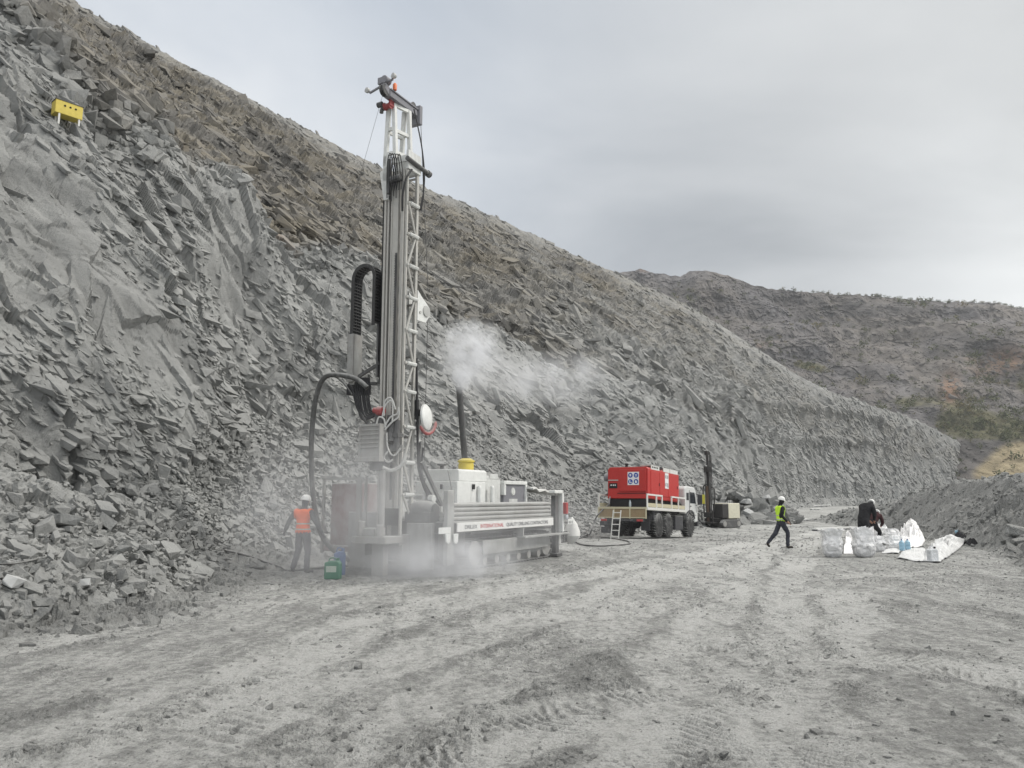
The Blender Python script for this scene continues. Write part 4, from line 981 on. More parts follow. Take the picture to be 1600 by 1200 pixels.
ban = b.build('banner', paint('banner_board', (.74, .74, .72), .6, .3), rig, .004)
tb, tr = paint('dark_lettering', (.05, .05, .06), .6, .12), paint('red_lettering', (.5, .06, .07), .6, .12)
ts = .128; zc2 = (zn0+zn1)/2-ts*.36; x_ = 0.35
tw = []
for s_, mt in (('DRILLEX', tb), ('INTERNATIONAL', tr), ('QUALITY DRILLING CONTRACTORS', tb)):
    o, wd_ = textmesh('lettering', s_, ts, mt, ban, (xp0+x_, -1.533, zc2), (math.pi/2, 0, 0), .002, xs=1.2); x_ += wd_+.15
b = MB(); xk = F.xc(693, -1.54, 1.2); b.box(xk-.25, xk+.25, -1.58, -1.57, F.zr(834, xk, -1.55), F.zr(824, xk, -1.55)); b.build('white_plate', P['white'], rig, .004)
b = MB()
for px_ in (700, 712): x_ = F.xc(px_, -1.6, 1.0); b.prism([(x_-.1, F.zr(834, x_, -1.6)), (x_+.1, F.zr(834, x_, -1.6)), (x_+.08, F.zr(847, x_, -1.6)), (x_, F.zr(850, x_, -1.6)), (x_-.08, F.zr(847, x_, -1.6))], 1, -1.62, -1.58)
b.build_each('lifting_lug', P['white'], rig, .008)
b = MB(); b.box(xr_-.02, xr_+.0, -1.78, -1.3, F.zr(819.5, xr_, -1.5), F.zr(811.5, xr_, -1.5)); npz = F.zr(819.5, xr_, -1.5)
# rear number plate hangs beside the post and faces the camera side
b = MB(); b.box(xr_+.13, xr_+.58, -1.62, -1.6, F.zr(819.5, xr_, -1.5), F.zr(811, xr_, -1.5)); pl = b.build('number_plate', P['white'], rig, .004)
textmesh('lettering', 'RIG 12', .1, tb, pl, (xr_+.17, -1.622, F.zr(818, xr_, -1.5)), (math.pi/2, 0, 0), .001, xs=1.1)
b = MB(); b.bar((xr_+.1, -1.5, npz+.05), (xr_+.2, -1.6, npz+.05), .03); b.build('plate_bracket', P['steel'], rig)
# steps near the rear, tool shelf
b = MB(); xs0, xs1 = F.xc(815, -1.5, .8), F.xc(884, -1.5, .8); zsf = F.zr(841, xs0, -1.5); b.box(xs0, xs1, -1.62, -1.2, zsf, zsf+.05); b.box(xs0+.1, xs0+.15, -1.5, -1.2, zsf, zn0)
b.build('step_board', P['mud'], rig, .006)
b = MB(); xz = F.xc(876, -1.4, .8)
for k in range(4): b.bar((xz-.12+k*.12, -1.5, F.zr(848, xz, -1.5)), (xz-.12+k*.12, -1.5, F.zr(830, xz, -1.5)), .03)
for r_ in (833, 840, 847): b.bar((xz-.15, -1.5, F.zr(r_, xz, -1.5)), (xz+.27, -1.5, F.zr(r_, xz, -1.5)), .03)
b.build('rear_step', P['steel'], rig)
# dusty canvas dust sock at the rear
b = MB(); xb_ = F.xc(896, -1.0, .8); zS0, zS1 = F.zr(850, xb_, -1.3), F.zr(808, xb_, -1.3); h_ = zS1-zS0
pr = [(.1, 0), (.24, h_*.12), (.34, h_*.3), (.3, h_*.5), (.2, h_*.75), (.06, h_)]
b.lathe(pr, (xb_, -.95, zS0), 18, sq=.8); o = b.build('dust_sock', P['canvas'], rig, smooth=True)
for v in o.data.vertices: v.co += Vector((vnoise(np.array([v.co.x*5]), np.array([v.co.z*5+v.co.y*4]), 9)[0], vnoise(np.array([v.co.x*5]), np.array([v.co.z*5]), 19)[0], 0))*.12
# crawler tracks
def track(y0, y1, name='crawler_track'):
    x0, x1, rr = 1.85, 5.95, .36; zc3 = rr+.03
    path = []; n = 10
    for k in range(n+1): an = math.pi/2+math.pi*k/n; path.append((x0+rr*math.cos(an), zc3+rr*math.sin(an)))
    for k in range(1, 24): path.append((x0+(x1-x0)*k/24, zc3-rr))
    for k in range(n+1): an = -math.pi/2+math.pi*k/n; path.append((x1+rr*math.cos(an), zc3+rr*math.sin(an)))
    for k in range(1, 24): path.append((x1-(x1-x0)*k/24, zc3+rr))
    # shoes of even pitch
    q = np.array(path+[path[0]]); sg = np.linalg.norm(np.diff(q, axis=0), axis=1); cs = np.concatenate([[0], np.cumsum(sg)]); ns = int(cs[-1]/.17)
    b = MB()
    for k in range(ns):
        d = cs[-1]*k/ns; px1, pz1 = np.interp(d, cs, q[:, 0]), np.interp(d, cs, q[:, 1]); d2 = (d+.14) % cs[-1]; px2, pz2 = np.interp(d2, cs, q[:, 0]), np.interp(d2, cs, q[:, 1])
        ym_ = (y0+y1)/2; t_ = Vector((px2-px1, 0, pz2-pz1)).normalized(); nn = Vector((t_.z, 0, -t_.x))
        b.bar((px1, ym_, pz1), (px2, ym_, pz2), abs(y1-y0), .03, up=nn)
        c_ = Vector((px1+px2, 0, pz1+pz2))/2+Vector((0, ym_, 0))+nn*.03; b.bar(c_-t_*.012, c_+t_*.012, abs(y1-y0), .05, up=nn)
    t_ = b.build(name, P['steel'], rig)
    b = MB(); b.box(x0+.1, x1-.1, y0+.06, y1-.06, zc3-.16, zc3+.14); b.build('track_frame', P['mud'], t_, .02)
    for xx in (x0, x1): b = MB(); b.lathe([(.12, y0+.03), (.3, y0+.04), (.31, (y0+y1)/2), (.3, y1-.04), (.12, y1-.03)], (xx, 0, zc3), 20, (0, 1, 0)); b.build('idler_wheel', P['pipe'], t_, smooth=True)
    for k in range(6): b = MB(); b.cyl((x0+.5+k*.62, y0+.04, zc3-.22), (x0+.5+k*.62, y1-.04, zc3-.22), .11, 14); b.build('track_roller', P['pipe'], t_, smooth=True)
track(-1.32, -.92); track(.92, 1.32)
b = MB(); zq0, zq1 = F.zr(866, 2.3, -1.35), F.zr(846, 2.3, -1.35); b.box(2.1, 5.9, -1.37, -1.33, zq0, zq1); b.box(2.1, 5.9, -1.36, -1.0, zq1, zq1+.03); b.build('track_guard', P['mud'], rig, .01)
b = MB(); b.box(1.6, 6.3, -1.3, -.95, zn0-.1, zn0-.05); b.box(.3, 1.5, -1.2, -1.0, .35, zd); b.build('side_skirt', P['steel'], rig)
# hoses and braces between mast and chassis
b = MB()
b.hose([L_(655, 690, 18.5), L_(655, 730, 18.5), L_(664, 762, 18.6), L_(676, 785, 18.7), L_(684, 800, 18.9)], .045, 8, 8)
b.hose([L_(651, 560, 18.5), L_(652, 640, 18.4), L_(654, 720, 18.4), L_(662, 752, 18.5), L_(672, 790, 18.6)], .03, 7, 8)
b.hose([L_(661, 700, 18.6), L_(659, 740, 18.6), L_(672, 770, 18.7), L_(690, 792, 18.9)], .028, 7, 8)
b.build_each('hydraulic_line', P['dark'], rig, smooth=True)
b = MB(); b.bar(L_(659, 722, 18.4), L_(692, 793, 19.0), .07); b.bar(L_(700, 735, 19.2), L_(706, 765, 19.0), .02); b.build('mast_brace', P['steel'], rig)
b = MB(); b.prism([(.35, zd+.3), (1.1, zd+.3), (.7, zd+.95), (.5, zd+.95)], 1, -.7, -.6); b.prism([(.35, zd+.3), (1.1, zd+.3), (.7, zd+.95), (.5, zd+.95)], 1, .1, .2); b.cyl((.6, -.75, zd+.85), (.6, .25, zd+.85), .06); b.box(.8, 1.3, -.95, -.1, zd+.3, zd+.62)
b.build('mast_pivot', P['whited'], rig, .01)
b = MB(); b.box(.35, .5, -.98, -.86, zd+.3, F.zr(775, .4, -.9)).cyl((.42, -.99, F.zr(779, .4, -.9)), (.42, -.85, F.zr(779, .4, -.9)), .09, 14); b.build('lift_bracket', P['whited'], rig, .01)
# ------------------------------------------------------------------ the compressor truck
TX, TY, TA = 5.37, 37.96, math.atan2(.848, .53)
TZ = -.10
T = Frame('flatbed_truck', TX, TY, TA, TZ, R(2.1)); trk = T.o
tag(trk, 'old six-wheel flatbed truck with white cab carrying the red compressor, parked facing away', 'truck')
Q = dict(cab=paint('pale_cab_paint', (.62, .63, .62), .4, .35), tyre=paint('dusty_tyre', (.035, .035, .036), .85, .55), rim=paint('dusty_rim', (.16, .165, .16), .6, .6),
         ply=paint('weathered_plywood', (.30, .23, .14), .8, .45), rail=paint('white_side_rail', (.66, .66, .63), .55, .3), cream=paint('cream_paint', (.52, .48, .34), .6, .4),
         frame=paint('truck_frame', (.06, .06, .065), .7, .5), glass=paint('cab_glass', (.03, .035, .04), .1, .12, spec=.6), red=paint('red_compressor_paint', (.46, .04, .035), .5, .36),
         black=paint('black_skid', (.018, .018, .02), .6, .2), blue=paint('blue_sign_paint', (.03, .07, .32), .4, .08), signw=paint('white_sign_paint', (.78, .78, .78), .4, .08), grey=P['greys'], pale=P['silver'])
zdk = 1.42   # deck height above truck origin
HW = 1.25
b = MB(); b.box(.0, 5.3, -HW, HW, zdk-.12, zdk); bed = b.build('flatbed', Q['cream'], trk, .01)
b = MB(); b.box(.1, 7.3, -.5, -.38, .85, 1.12).box(.1, 7.3, .38, .5, .85, 1.12)
for x_ in (.2, 1.5, 3.2, 5, 7): b.box(x_, x_+.12, -.45, .45, .87, 1.1)
b.box(.6, 5.2, -.9, .9, 1.12, zdk-.12); b.build('frame_rail', Q['frame'], trk, .01)
# tailboard hanging down at the rear: three plywood panels in a pale frame
b = MB(); b.box(-.06, -.02, -HW, HW, zdk-.52, zdk-.06); tb_ = b.build('tailboard', Q['ply'], trk)
b = MB(); b.box(-.09, -.055, -HW-.02, HW+.02, zdk-.1, zdk-.04).box(-.09, -.055, -HW-.02, HW+.02, zdk-.54, zdk-.49)
for y_ in (-HW, -.42, .42, HW): b.box(-.095, -.055, y_-.03, y_+.03, zdk-.56, zdk+.0)
b.build('board_frame', Q['cream'], tb_, .004)
# near side rail: white open frame over a cream sill
for sy in (-1, 1):
    b = MB(); y_ = sy*(HW+.03)
    for x_ in (.02, 1.2, 1.95, 3.3, 4.3, 5.3): b.box(x_-.05, x_+.05, y_-.03, y_+.03, zdk-.05, zdk+.62)
    b.box(-.03, 2.0, y_-.035, y_+.035, zdk+.56, zdk+.64).box(3.25, 5.35, y_-.035, y_+.035, zdk+.56, zdk+.64).box(-.03, 5.35, y_-.04, y_+.04, zdk-.14, zdk+.0)
    b.build('side_rail', Q['rail'], trk, .006)
    b = MB(); b.box(.08, 5.25, y_-.01, y_+.01, zdk+.02, zdk+.2); b.build('sill_board', Q['cream'], trk)
# wheels
def wheel(x_, y_, r_=.61, w_=.42, sgn=-1):
    b = MB(); prf = [(.30, -w_/2), (.50, -w_/2), (r_-.04, -w_/2+.04), (r_, -w_/2+.09), (r_, w_/2-.09), (r_-.04, w_/2-.04), (.50, w_/2), (.30, w_/2)]
    b.lathe(prf, (x_, y_, r_), 30, (0, 1, 0))
    for k in range(26):
        an = 2*math.pi*k/26; c_ = Vector((x_+(r_+.006)*math.cos(an), y_, r_+(r_+.006)*math.sin(an))); n_ = Vector((math.cos(an), 0, math.sin(an))); t_ = Vector((-n_.z, 0, n_.x))
        for s_ in (-1, 1): b.bar(c_+Vector((0, s_*w_*.06, 0)), c_+Vector((0, s_*w_*.47, 0))+t_*.05, .06, .035, up=n_)
    wo = empty('wheel', (0, 0, 0)); wo.parent = trk
    b.build('tyre', Q['tyre'], wo, smooth=True)
    b = MB(); b.lathe([(.31, .0), (.30, -.16*1), (.25, -.10), (.13, -.05), (.12, -.17), (.05, -.19)], (x_, y_+sgn*.03*0, r_), 22, (0, -sgn, 0) if False else (0, 1 if sgn < 0 else -1, 0))
    for k in range(8): an = 2*math.pi*k/8; p_ = Vector((x_+.19*math.cos(an), y_+sgn*.09, r_+.19*math.sin(an))); b.cyl(p_, p_+Vector((0, sgn*.05, 0)), .02, 6)
    b.build('rim', Q['rim'], wo, smooth=True)
for y_, s_ in ((-1.02, -1), (1.02, 1)):
    for x_ in (1.75, 3.07): wheel(x_, y_, sgn=s_)
    wheel(6.35, y_, sgn=s_)
b = MB()
for x_ in (1.75, 3.07, 6.35): b.cyl((x_, -.85, .61), (x_, .85, .61), .08, 10); b.lathe([(.05, -.2), (.22, -.12), (.22, .12), (.05, .2)], (x_, 0, .61), 14, (0, 1, 0))
b.build_each('axle', Q['frame'], trk)
b = MB()
for y_ in (-1.02, 1.02): b.prism([(2.1, 1.27), (.95, 1.25), (.9, .8), (.95, .8), (1.0, 1.2), (2.1, 1.22)], 1, y_-.24, y_+.24)
b.build_each('mudguard', Q['frame'], trk)
b = MB(); b.box(4.1, 5.3, -1.18, -.75, .35, 1.1); b.build('fuel_tank', Q['frame'], trk, .05)
b = MB(); b.box(4.2, 5.2, .75, 1.18, .5, 1.1); b.build('tool_box', Q['frame'], trk, .03)
b = MB(); b.box(-.1, .05, -1.1, 1.1, .72, .84).box(.0, .1, -.8, -.7, .8, 1.1).box(.0, .1, .7, .8, .8, 1.1); b.build('rear_bumper', Q['frame'], trk, .01)
for y_ in (-.95, .95): b = MB(); b.box(-.14, -.1, y_-.16, y_+.16, .73, .83); b.build('tail_light', P['red'], trk, .01)
b = MB(); b.box(.5, .54, -1.2, -.75, .3, 1.0); b.build('mud_flap', Q['frame'], trk); b = MB(); b.box(.5, .54, .75, 1.2, .3, 1.0); b.build('mud_flap', Q['frame'], trk)
# spare gear hanging under the left rear
b = MB(); b.box(-.05, .5, .55, 1.2, .5, .72).box(.0, .4, .7, 1.15, .15, .45); b.build('hanging_crate', Q['frame'], trk, .01)
# cab
xc0, xc1, zc_b, zc_t = 5.5, 7.6, 1.0, 2.72
b = MB(); b.prism([(xc0, 1.25), (xc0, zc_t-.16), (xc0+.15, zc_t-.04), (xc0+.5, zc_t), (xc1-.5, zc_t-.02), (xc1-.25, zc_t-.2), (xc1, 1.75), (xc1, .8), (xc1-.55, .75), (xc1-.72, 1.15), (xc1-1.0, 1.3), (xc1-1.4, 1.3), (xc1-1.65, 1.1)], 1, -1.22, 1.22)
cab2 = b.build('cab', Q['cab'], trk, .07)
for y_ in (-1.235, 1.235):
    b = MB(); b.prism([(6.3, 1.8), (6.3, 2.4), (7.05, 2.4), (7.28, 1.8)], 1, y_-.01*np.sign(y_), y_+.004*np.sign(y_)); b.build('side_window', Q['glass'], cab2, .005)
    b = MB(); b.prism([(5.75, 1.95), (5.75, 2.35), (6.1, 2.35), (6.1, 1.95)], 1, y_-.01*np.sign(y_), y_+.003*np.sign(y_)); b.build('side_window', Q['glass'], cab2, .005)
    dr_ = MB(); dr_.box(6.2, 6.22, y_-.006, y_+.006, 1.2, 2.5).box(7.3, 7.32, y_-.006, y_+.006, 1.3, 1.8).box(6.22, 7.3, y_-.006, y_+.006, 1.15, 1.17).box(6.3, 6.45, y_-.03, y_+.03, 1.62, 1.66); dr_.build('door_seam', Q['frame'], cab2)
    b = MB(); b.prism([(5.6, .95), (5.75, 1.3), (6.1, 1.42), (6.6, 1.42), (6.95, 1.3), (7.1, .95), (7.0, .95), (6.85, 1.2), (6.55, 1.34), (6.15, 1.34), (5.85, 1.2), (5.7, .95)], 1, y_-.35 if y_ > 0 else y_, y_ if y_ > 0 else y_+.35); b.build('wheel_arch', Q['frame'], cab2)
    b = MB(); s_ = np.sign(y_); b.box(7.3, 7.36, y_+.08*s_, y_+.34*s_, 1.75, 2.3); b.bar((7.2, y_, 2.35), (7.33, y_+.2*s_, 2.28), .03); b.bar((7.2, y_, 1.7), (7.33, y_+.2*s_, 1.76), .03); b.build('side_mirror', Q['frame'], cab2, .01)
b = MB(); b.box(xc0-.02, xc0+.01, -.55, .55, 1.95, 2.45); b.build('rear_window', Q['glass'], cab2)
b = MB(); b.box(7.55, 7.8, -1.2, 1.2, .55, .9); b.build('front_bumper', Q['frame'], trk, .03)
b = MB(); b.cyl((5.42, .7, 1.0), (5.42, .7, 2.75), .16, 14); b.build('air_intake', Q['frame'], trk, smooth=True)
b = MB(); b.lathe([(.25, 0), (.45, .05), (.45, .3), (.25, .35)], (5.3, -.6, 1.6), 18, (1, 0, 0)); b.build('spare_tyre', Q['tyre'], trk, smooth=True)
# ------------------------------------------------------------------ compressor on the deck
C = Frame('air_compressor', *((T.M@Vector((.62, 0, zdk)))[:2]), TA, (T.M@Vector((.62, 0, zdk))).z+.01, R(2.9)); cmp_ = C.o
tag(cmp_, 'bright red boxy air compressor standing on the flatbed truck', 'compressor')
CL, CH, W2_ = 4.35, 1.98, 1.08
b = MB(); b.box(.05, CL-.05, -W2_+.1, W2_-.1, .0, .42).box(.3, .5, -W2_, W2_, .0, .12).box(CL-.6, CL-.4, -W2_, W2_, .0, .12); b.build('skid', Q['black'], cmp_, .02)
b = MB()
prf = [(-W2_, .42), (W2_, .42), (W2_, CH-.12), (W2_-.12, CH), (-W2_+.1, CH), (-W2_, CH-.1)]
b.prism(prf, 0, .0, CL); body = b.build('body', Q['red'], cmp_, .025)
b = MB(); b.box(-.05, .0, -.98, .42, .78, 1.86); b.build('rear_door', Q['red'], body, .012)
b = MB(); b.box(-.02, .0, -.98, .55, .66, .69); b.build('door_seam', Q['black'], body)
for x0, x1 in ((.35, 1.5), (1.53, 2.7), (2.73, 4.1)):
    b = MB(); b.box(x0, x1, -W2_-.025, -W2_+.01, .62, 1.8); b.build('side_door', Q['red'], body, .01)
    b = MB(); b.box(x1-.1, x1-.06, -W2_-.045, -W2_-.02, 1.1, 1.25); b.build('door_handle', Q['black'], body)
b = MB(); b.box(-.012, .0, .55, 1.0, .92, 1.18); cp = b.build('control_panel', Q['black'], body, .006)
for y_ in (.66, .76, .88): b = MB(); b.lathe([(.035, 0), (.035, .02)], (-.012, y_, 1.08), 12, (-1, 0, 0)); b.build('gauge', Q['signw'], cp)
b = MB(); b.box(-.03, .0, .5, 1.05, 1.3, 1.35).box(-.05, -.02, 1.05, 1.28, .85, 1.25); b.build('panel_cover', Q['pale'], body, .006)
b = MB(); b.lathe([(.2, 0), (.2, .3), (.14, .36)], (.3, W2_-.05, 1.5), 16, (0, 1, 0)); b.build('air_filter', Q['grey'], body, smooth=True)
b = MB(); b.lathe([(.07, 0), (.07, .12), (.1, .13), (.1, .2), (.04, .22)], (.35, .2, CH), 14); b.build('exhaust_cap', Q['black'], body, smooth=True)
b = MB()
for x0, x1 in ((.45, 1.55), (2.1, 3.0), (3.05, 4.2)):
    b.box(x0, x1, -W2_+.0, -W2_+.03, CH-.1, CH+.12).box(x0, x1, -W2_+.0, -W2_+.6, CH+.09, CH+.12)
b.build_each('roof_vent', Q['rail'], body, .004)
b = MB()
for k in range(4): b.box(.55+k*.22, .7+k*.22, -W2_-.003, -W2_+.0, CH-.02, CH+.06)
b.build_each('vent_slot', Q['black'], body)
b = MB(); b.box(1.62, 1.95, -W2_-.0, -W2_+.3, CH, CH+.12); b.build('lifting_eye', Q['black'], body, .01)
# sign plates with four blue mandatory discs
def sign(parent, org, ux, uz, n_, s_, glyphs=True):
    org, ux, uz, n_ = Vector(org), Vector(ux), Vector(uz), Vector(n_)
    def quad(mb, cx, cz, w_, h_, d0, d1):
        c = org+ux*cx+uz*cz; mb.add([c+ux*sx*w_/2+uz*sz*h_/2+n_*d for d in (d0, d1) for sx, sz in ((-1, -1), (1, -1), (1, 1), (-1, 1))], [(3, 2, 1, 0), (4, 5, 6, 7), (0, 1, 5, 4), (1, 2, 6, 5), (2, 3, 7, 6), (3, 0, 4, 7)])
    b = MB(); quad(b, 0, 0, s_*1.0, s_*1.08, .0, .012); pn = b.build('safety_sign', Q['signw'], parent)
    for i, (cx, cz) in enumerate(((-.25, .26), (.25, .26), (-.25, -.26), (.25, -.26))):
        c = org+ux*cx*s_+uz*cz*s_; b = MB(); b.lathe([(.205*s_, .012), (.205*s_, .018)], c, 24, n_); dsk = b.build('blue_disc', Q['blue'], pn)
        b = MB(); g = lambda x, z, w_, h_: quad(b, cx*s_+x*s_, cz*s_+z*s_, w_*s_, h_*s_, .0, .022)
        if i == 0: g(0, .02, .2, .05); g(0, .07, .13, .07); g(0, -.05, .1, .08)
        if i == 1: g(-.055, .03, .08, .06); g(.055, .03, .08, .06); g(0, .04, .06, .02); g(0, -.07, .1, .06)
        if i == 2: g(-.05, .03, .08, .16); g(.02, -.07, .22, .06)
        if i == 3: g(-.03, 0, .1, .18); g(.06, -.01, .05, .16); g(.0, -.1, .14, .04)
        b.build_each('pictogram', Q['signw'], dsk)
sign(body, (-.05, -.33, 1.40), (0, -1, 0), (0, 0, 1), (-1, 0, 0), .60)
def sidesign():
    org = Vector((2.48, -W2_-.025, 1.44)); b = MB(); b.box(2.23, 2.73, -W2_-.038, -W2_-.026, 1.04, 1.84); pn = b.build('safety_sign', Q['signw'], body)
    for i, (dx_, dz_) in enumerate(((-.12, .2), (.12, .2), (-.12, -.2), (.12, -.2))):
        b = MB(); b.lathe([(.095, 0), (.095, .006)], org+Vector((dx_, -.013, dz_)), 18, (0, -1, 0), 1); dsk = b.build('symbol_disc', Q['grey'], pn)
        b = MB(); b.box(org.x+dx_-.03, org.x+dx_+.03, -W2_-.05, -W2_-.043, org.z+dz_-.06, org.z+dz_+.05); b.build('pictogram', Q['signw'], dsk)
sidesign()
# bits lying on the deck edge
b = MB(); b.hose([(.0, .95, .5), (-.15, .9, .35), (-.3, .85, .12)], .03, 6, 5); b.build('outlet_pipe', Q['grey'], body, smooth=True)
bp_ = T.M@Vector((.12, -.35, zdk))
b = MB(); b.lathe([(.04, 0), (.055, .02), (.055, .22), (.02, .3), (.02, .34)], (0, 0, 0), 12)
M_BOT = Mat('clear_bottle', .15); M_BOT.b.inputs['Base Color'].default_value = (.55, .62, .65, 1); M_BOT.b.inputs['Transmission Weight'].default_value = .35; M_BOT = M_BOT.m
bt = b.build('water_bottle', M_BOT, None, smooth=True); bt.location = bp_; tag(bt, 'clear plastic water bottle standing on the edge of the truck bed', 'bottle')
# ladder against the tailboard
b = MB(); y0l, y1l = -.02, .38
def TP(x, y, z): return T.M@Vector((x, y, z))
lo = TP(-.55, .18, .0); lo.z = gnd(lo.x, lo.y)
Ld = Frame('ladder', lo.x, lo.y, TA, lo.z, 0); Ld.o.rotation_euler = (0, R(15), TA)
tag(Ld.o, 'white aluminium ladder leaning against the rear tailboard of the flatbed truck', 'ladder')
for y_ in (-.2, .2): b = MB(); b.box(-.02, .02, y_-.02, y_+.02, 0, 1.42); b.build('stile', Q['rail'], Ld.o)
for k in range(5): b = MB(); b.box(-.015, .015, -.19, .19, .12+k*.29, .16+k*.29); b.build('rung', Q['rail'], Ld.o)
# air hose: from the compressor down to the floor and across to the drill rig
def hose_thing(name, pts, r, mat, label, cat, n=7, seg=10):
    b = MB(); b.hose(pts, r, n, seg); o = b.build(name, mat, None, smooth=True); tag(o, label, cat); return o
M_HOSE = paint('dusty_hose', (.09, .09, .088), .8, .5)
def G_(px, py, up=.03):
    l = hit(px, py)[0]; return (l.x, l.y, l.z+up)
cp0 = C.M@Vector((-.3, .85, .12)); 
hose_thing('air_hose', [tuple(cp0), tuple(TP(-.25, 1.1, zdk-.3)), tuple(TP(-.35, 1.35, .7)), tuple(TP(-.5, 1.5, .1)), G_(918, 836), G_(905, 842), G_(899, 847), G_(915, 853), G_(945, 854), G_(975, 852), G_(985, 849), G_(970, 844), G_(940, 840), G_(915, 840), G_(903, 838), G_(896, 840), G_(888, 850)], .035, M_HOSE, 'dark air hose looping over the floor from the truck to the drill rig', 'hose')
# ------------------------------------------------------------------ second, small drill rig
SX, SY = at(1118, 822, 58)[0], 58.0
SZ = gnd(SX, SY)
Sm = Frame('small_drill_rig', SX, SY, R(35), SZ); sr = Sm.o
tag(sr, 'small dark crawler drill rig with a short mast and cream engine cover behind the truck', 'drill rig')
sd_ = paint('dark_rig_metal', (.045, .043, .042), .6, .35); sb_ = paint('brown_feed', (.12, .085, .065), .6, .35); sc_ = paint('cream_cover', (.62, .60, .48), .5, .3); sy_ = paint('rig_yellow', (.65, .6, .08), .5, .2)
zT = lambda r_: (778-r_)/1200*58+CAMZ-SZ
b = MB(); b.box(-.72, -.58, -.12, -.04, .2, zT(728)).box(-.72, -.58, .04, .11, .2, zT(730)).box(-.66, -.6, -.06, .06, .2, zT(732)); sm = b.build('mast', sd_, sr, .01)
b = MB(); b.box(-.8, -.75, -.1, .1, .5, zT(760)); b.build('feed_beam', sb_, sm)
for y_, t_ in ((-.32, 712), (.3, 735), (-.2, 708)): b = MB(); b.cyl((-.6, y_, .6 if y_ > -.3 else 2.8), (-.6, y_, zT(t_)), .035, 8); b.build('drill_tube', sd_, sm, smooth=True)
b = MB(); b.box(-.85, -.5, -.2, .2, zT(738), zT(730)).box(-.8, -.55, -.12, .12, zT(712), zT(706)).box(-.78, -.6, -.1, -.0, zT(728), zT(712)); b.build('rotary_head', sd_, sm, .01)
b = MB(); b.hose([(-.6, .5, 1.0), (-.6, .55, 2.2), (-.6, .5, 3.0), (-.6, .2, 3.2)], .05, 7, 7); b.build('hose', sd_, sr, smooth=True)
b = MB(); b.hose([(-.6, -.4, 1.2), (-.6, -.55, 2.3), (-.6, -.5, 2.9), (-.6, -.2, 3.0)], .04, 7, 7); b.build('hose', sd_, sr, smooth=True)
b = MB(); b.box(-.95, -.8, .2, .46, zT(787), zT(773)); b.build('yellow_box', sy_, sr, .02)
b = MB(); b.box(-.95, -.45, -.6, .5, .35, .45).box(-.95, -.88, -.6, -.54, .4, 1.3).box(-.95, -.88, .44, .5, .4, 1.2).box(-.95, -.9, -.6, .5, 1.1, 1.16).box(-.8, -.5, -.2, .2, .8, 1.0).cyl((-.7, 0, -.1), (-.7, 0, 1.0), .06, 8).box(-.9, -.5, -.3, .3, .8, 1.1); b.build('rod_guide', sd_, sr, .01)
b = MB(); b.box(-.35, .8, -1.0, -.1, .75, zT(787)); b.build('engine_cover', sd_, sr, .04)
b = MB(); b.box(.3, 1.6, -1.02, .3, .7, zT(786)); b.build('rear_cover', sc_, sr, .05)
b = MB(); b.box(-.4, 1.5, -.8, .7, .45, .72); b.build('chassis_frame', sd_, sr, .02)
for y_ in (-.95, .75):
    b = MB(); b.prism([(-.5, .25), (-.35, .04), (1.4, .04), (1.6, .25), (1.6, .4), (1.4, .62), (-.3, .62), (-.5, .4)], 1, y_-.16, y_+.16); tk_ = b.build('crawler_track', P['steel'], sr, .03)
    for xx in (-.25, 1.3): b = MB(); b.lathe([(.05, -.18), (.2, -.17), (.2, .17), (.05, .18)], (xx, y_, .33), 14, (0, 1, 0)); b.build('idler_wheel', P['pipe'], tk_)
for k in range(5): b = MB(); b.cyl((.4+.2*k, -.9, zT(786)), (.4+.2*k, -.9, zT(776)), .015, 5); b.build('guard_rail', sd_, sr)
hose_thing('suction_hose', [tuple(Sm.M@Vector((-.9, -.2, .3))), G_(1112, 820, .12), G_(1100, 819, .08), G_(1093, 815, .12), (G_(1088, 812)[0], G_(1088, 812)[1], .6)], .1, M_HOSE, 'thick grey hose lying in front of the small drill rig', 'hose')

# ------------------------------------------------------------------ people
M_SKIN = Mat('skin', .6).color((.42, .24, .17)).m
M_HELM = paint('white_helmet', (.78, .78, .76), .3, .1)
M_HAIR = Mat('dark_hair', .8).color((.02, .015, .012)).m
def cloth(name, c, c2=None, scale=6):
    m = Mat(name, .9); o_ = m.obj(); n_ = m.noise(o_, scale, 5, .6); m.color(m.mix(m.ramp(n_, (.35, (0, 0, 0)), (.7, (1, 1, 1))), c, c2 or tuple(q*1.5+.01 for q in c))); m.bump(n_, .7, .03); return m.m
def vest_mat(name, c, bands):
    m = Mat(name, .7); o_ = m.obj(); sp = m.n('ShaderNodeSeparateXYZ'); m.l(o_, sp.inputs[0]); f = 0.0
    for z0_, z1_ in bands:
        g1 = m.math('GREATER_THAN', sp.outputs[2], z0_); g2 = m.math('LESS_THAN', sp.outputs[2], z1_); f = m.math('ADD', f, m.math('MULTIPLY', g1, g2))
    n_ = m.noise(o_, 9, 4); m.color(m.mix(f, m.mix(m.math('MULTIPLY', n_, .35), c, tuple(q*.7 for q in c)), (.5, .5, .48))); m.bump(n_, .6, .02); return m.m
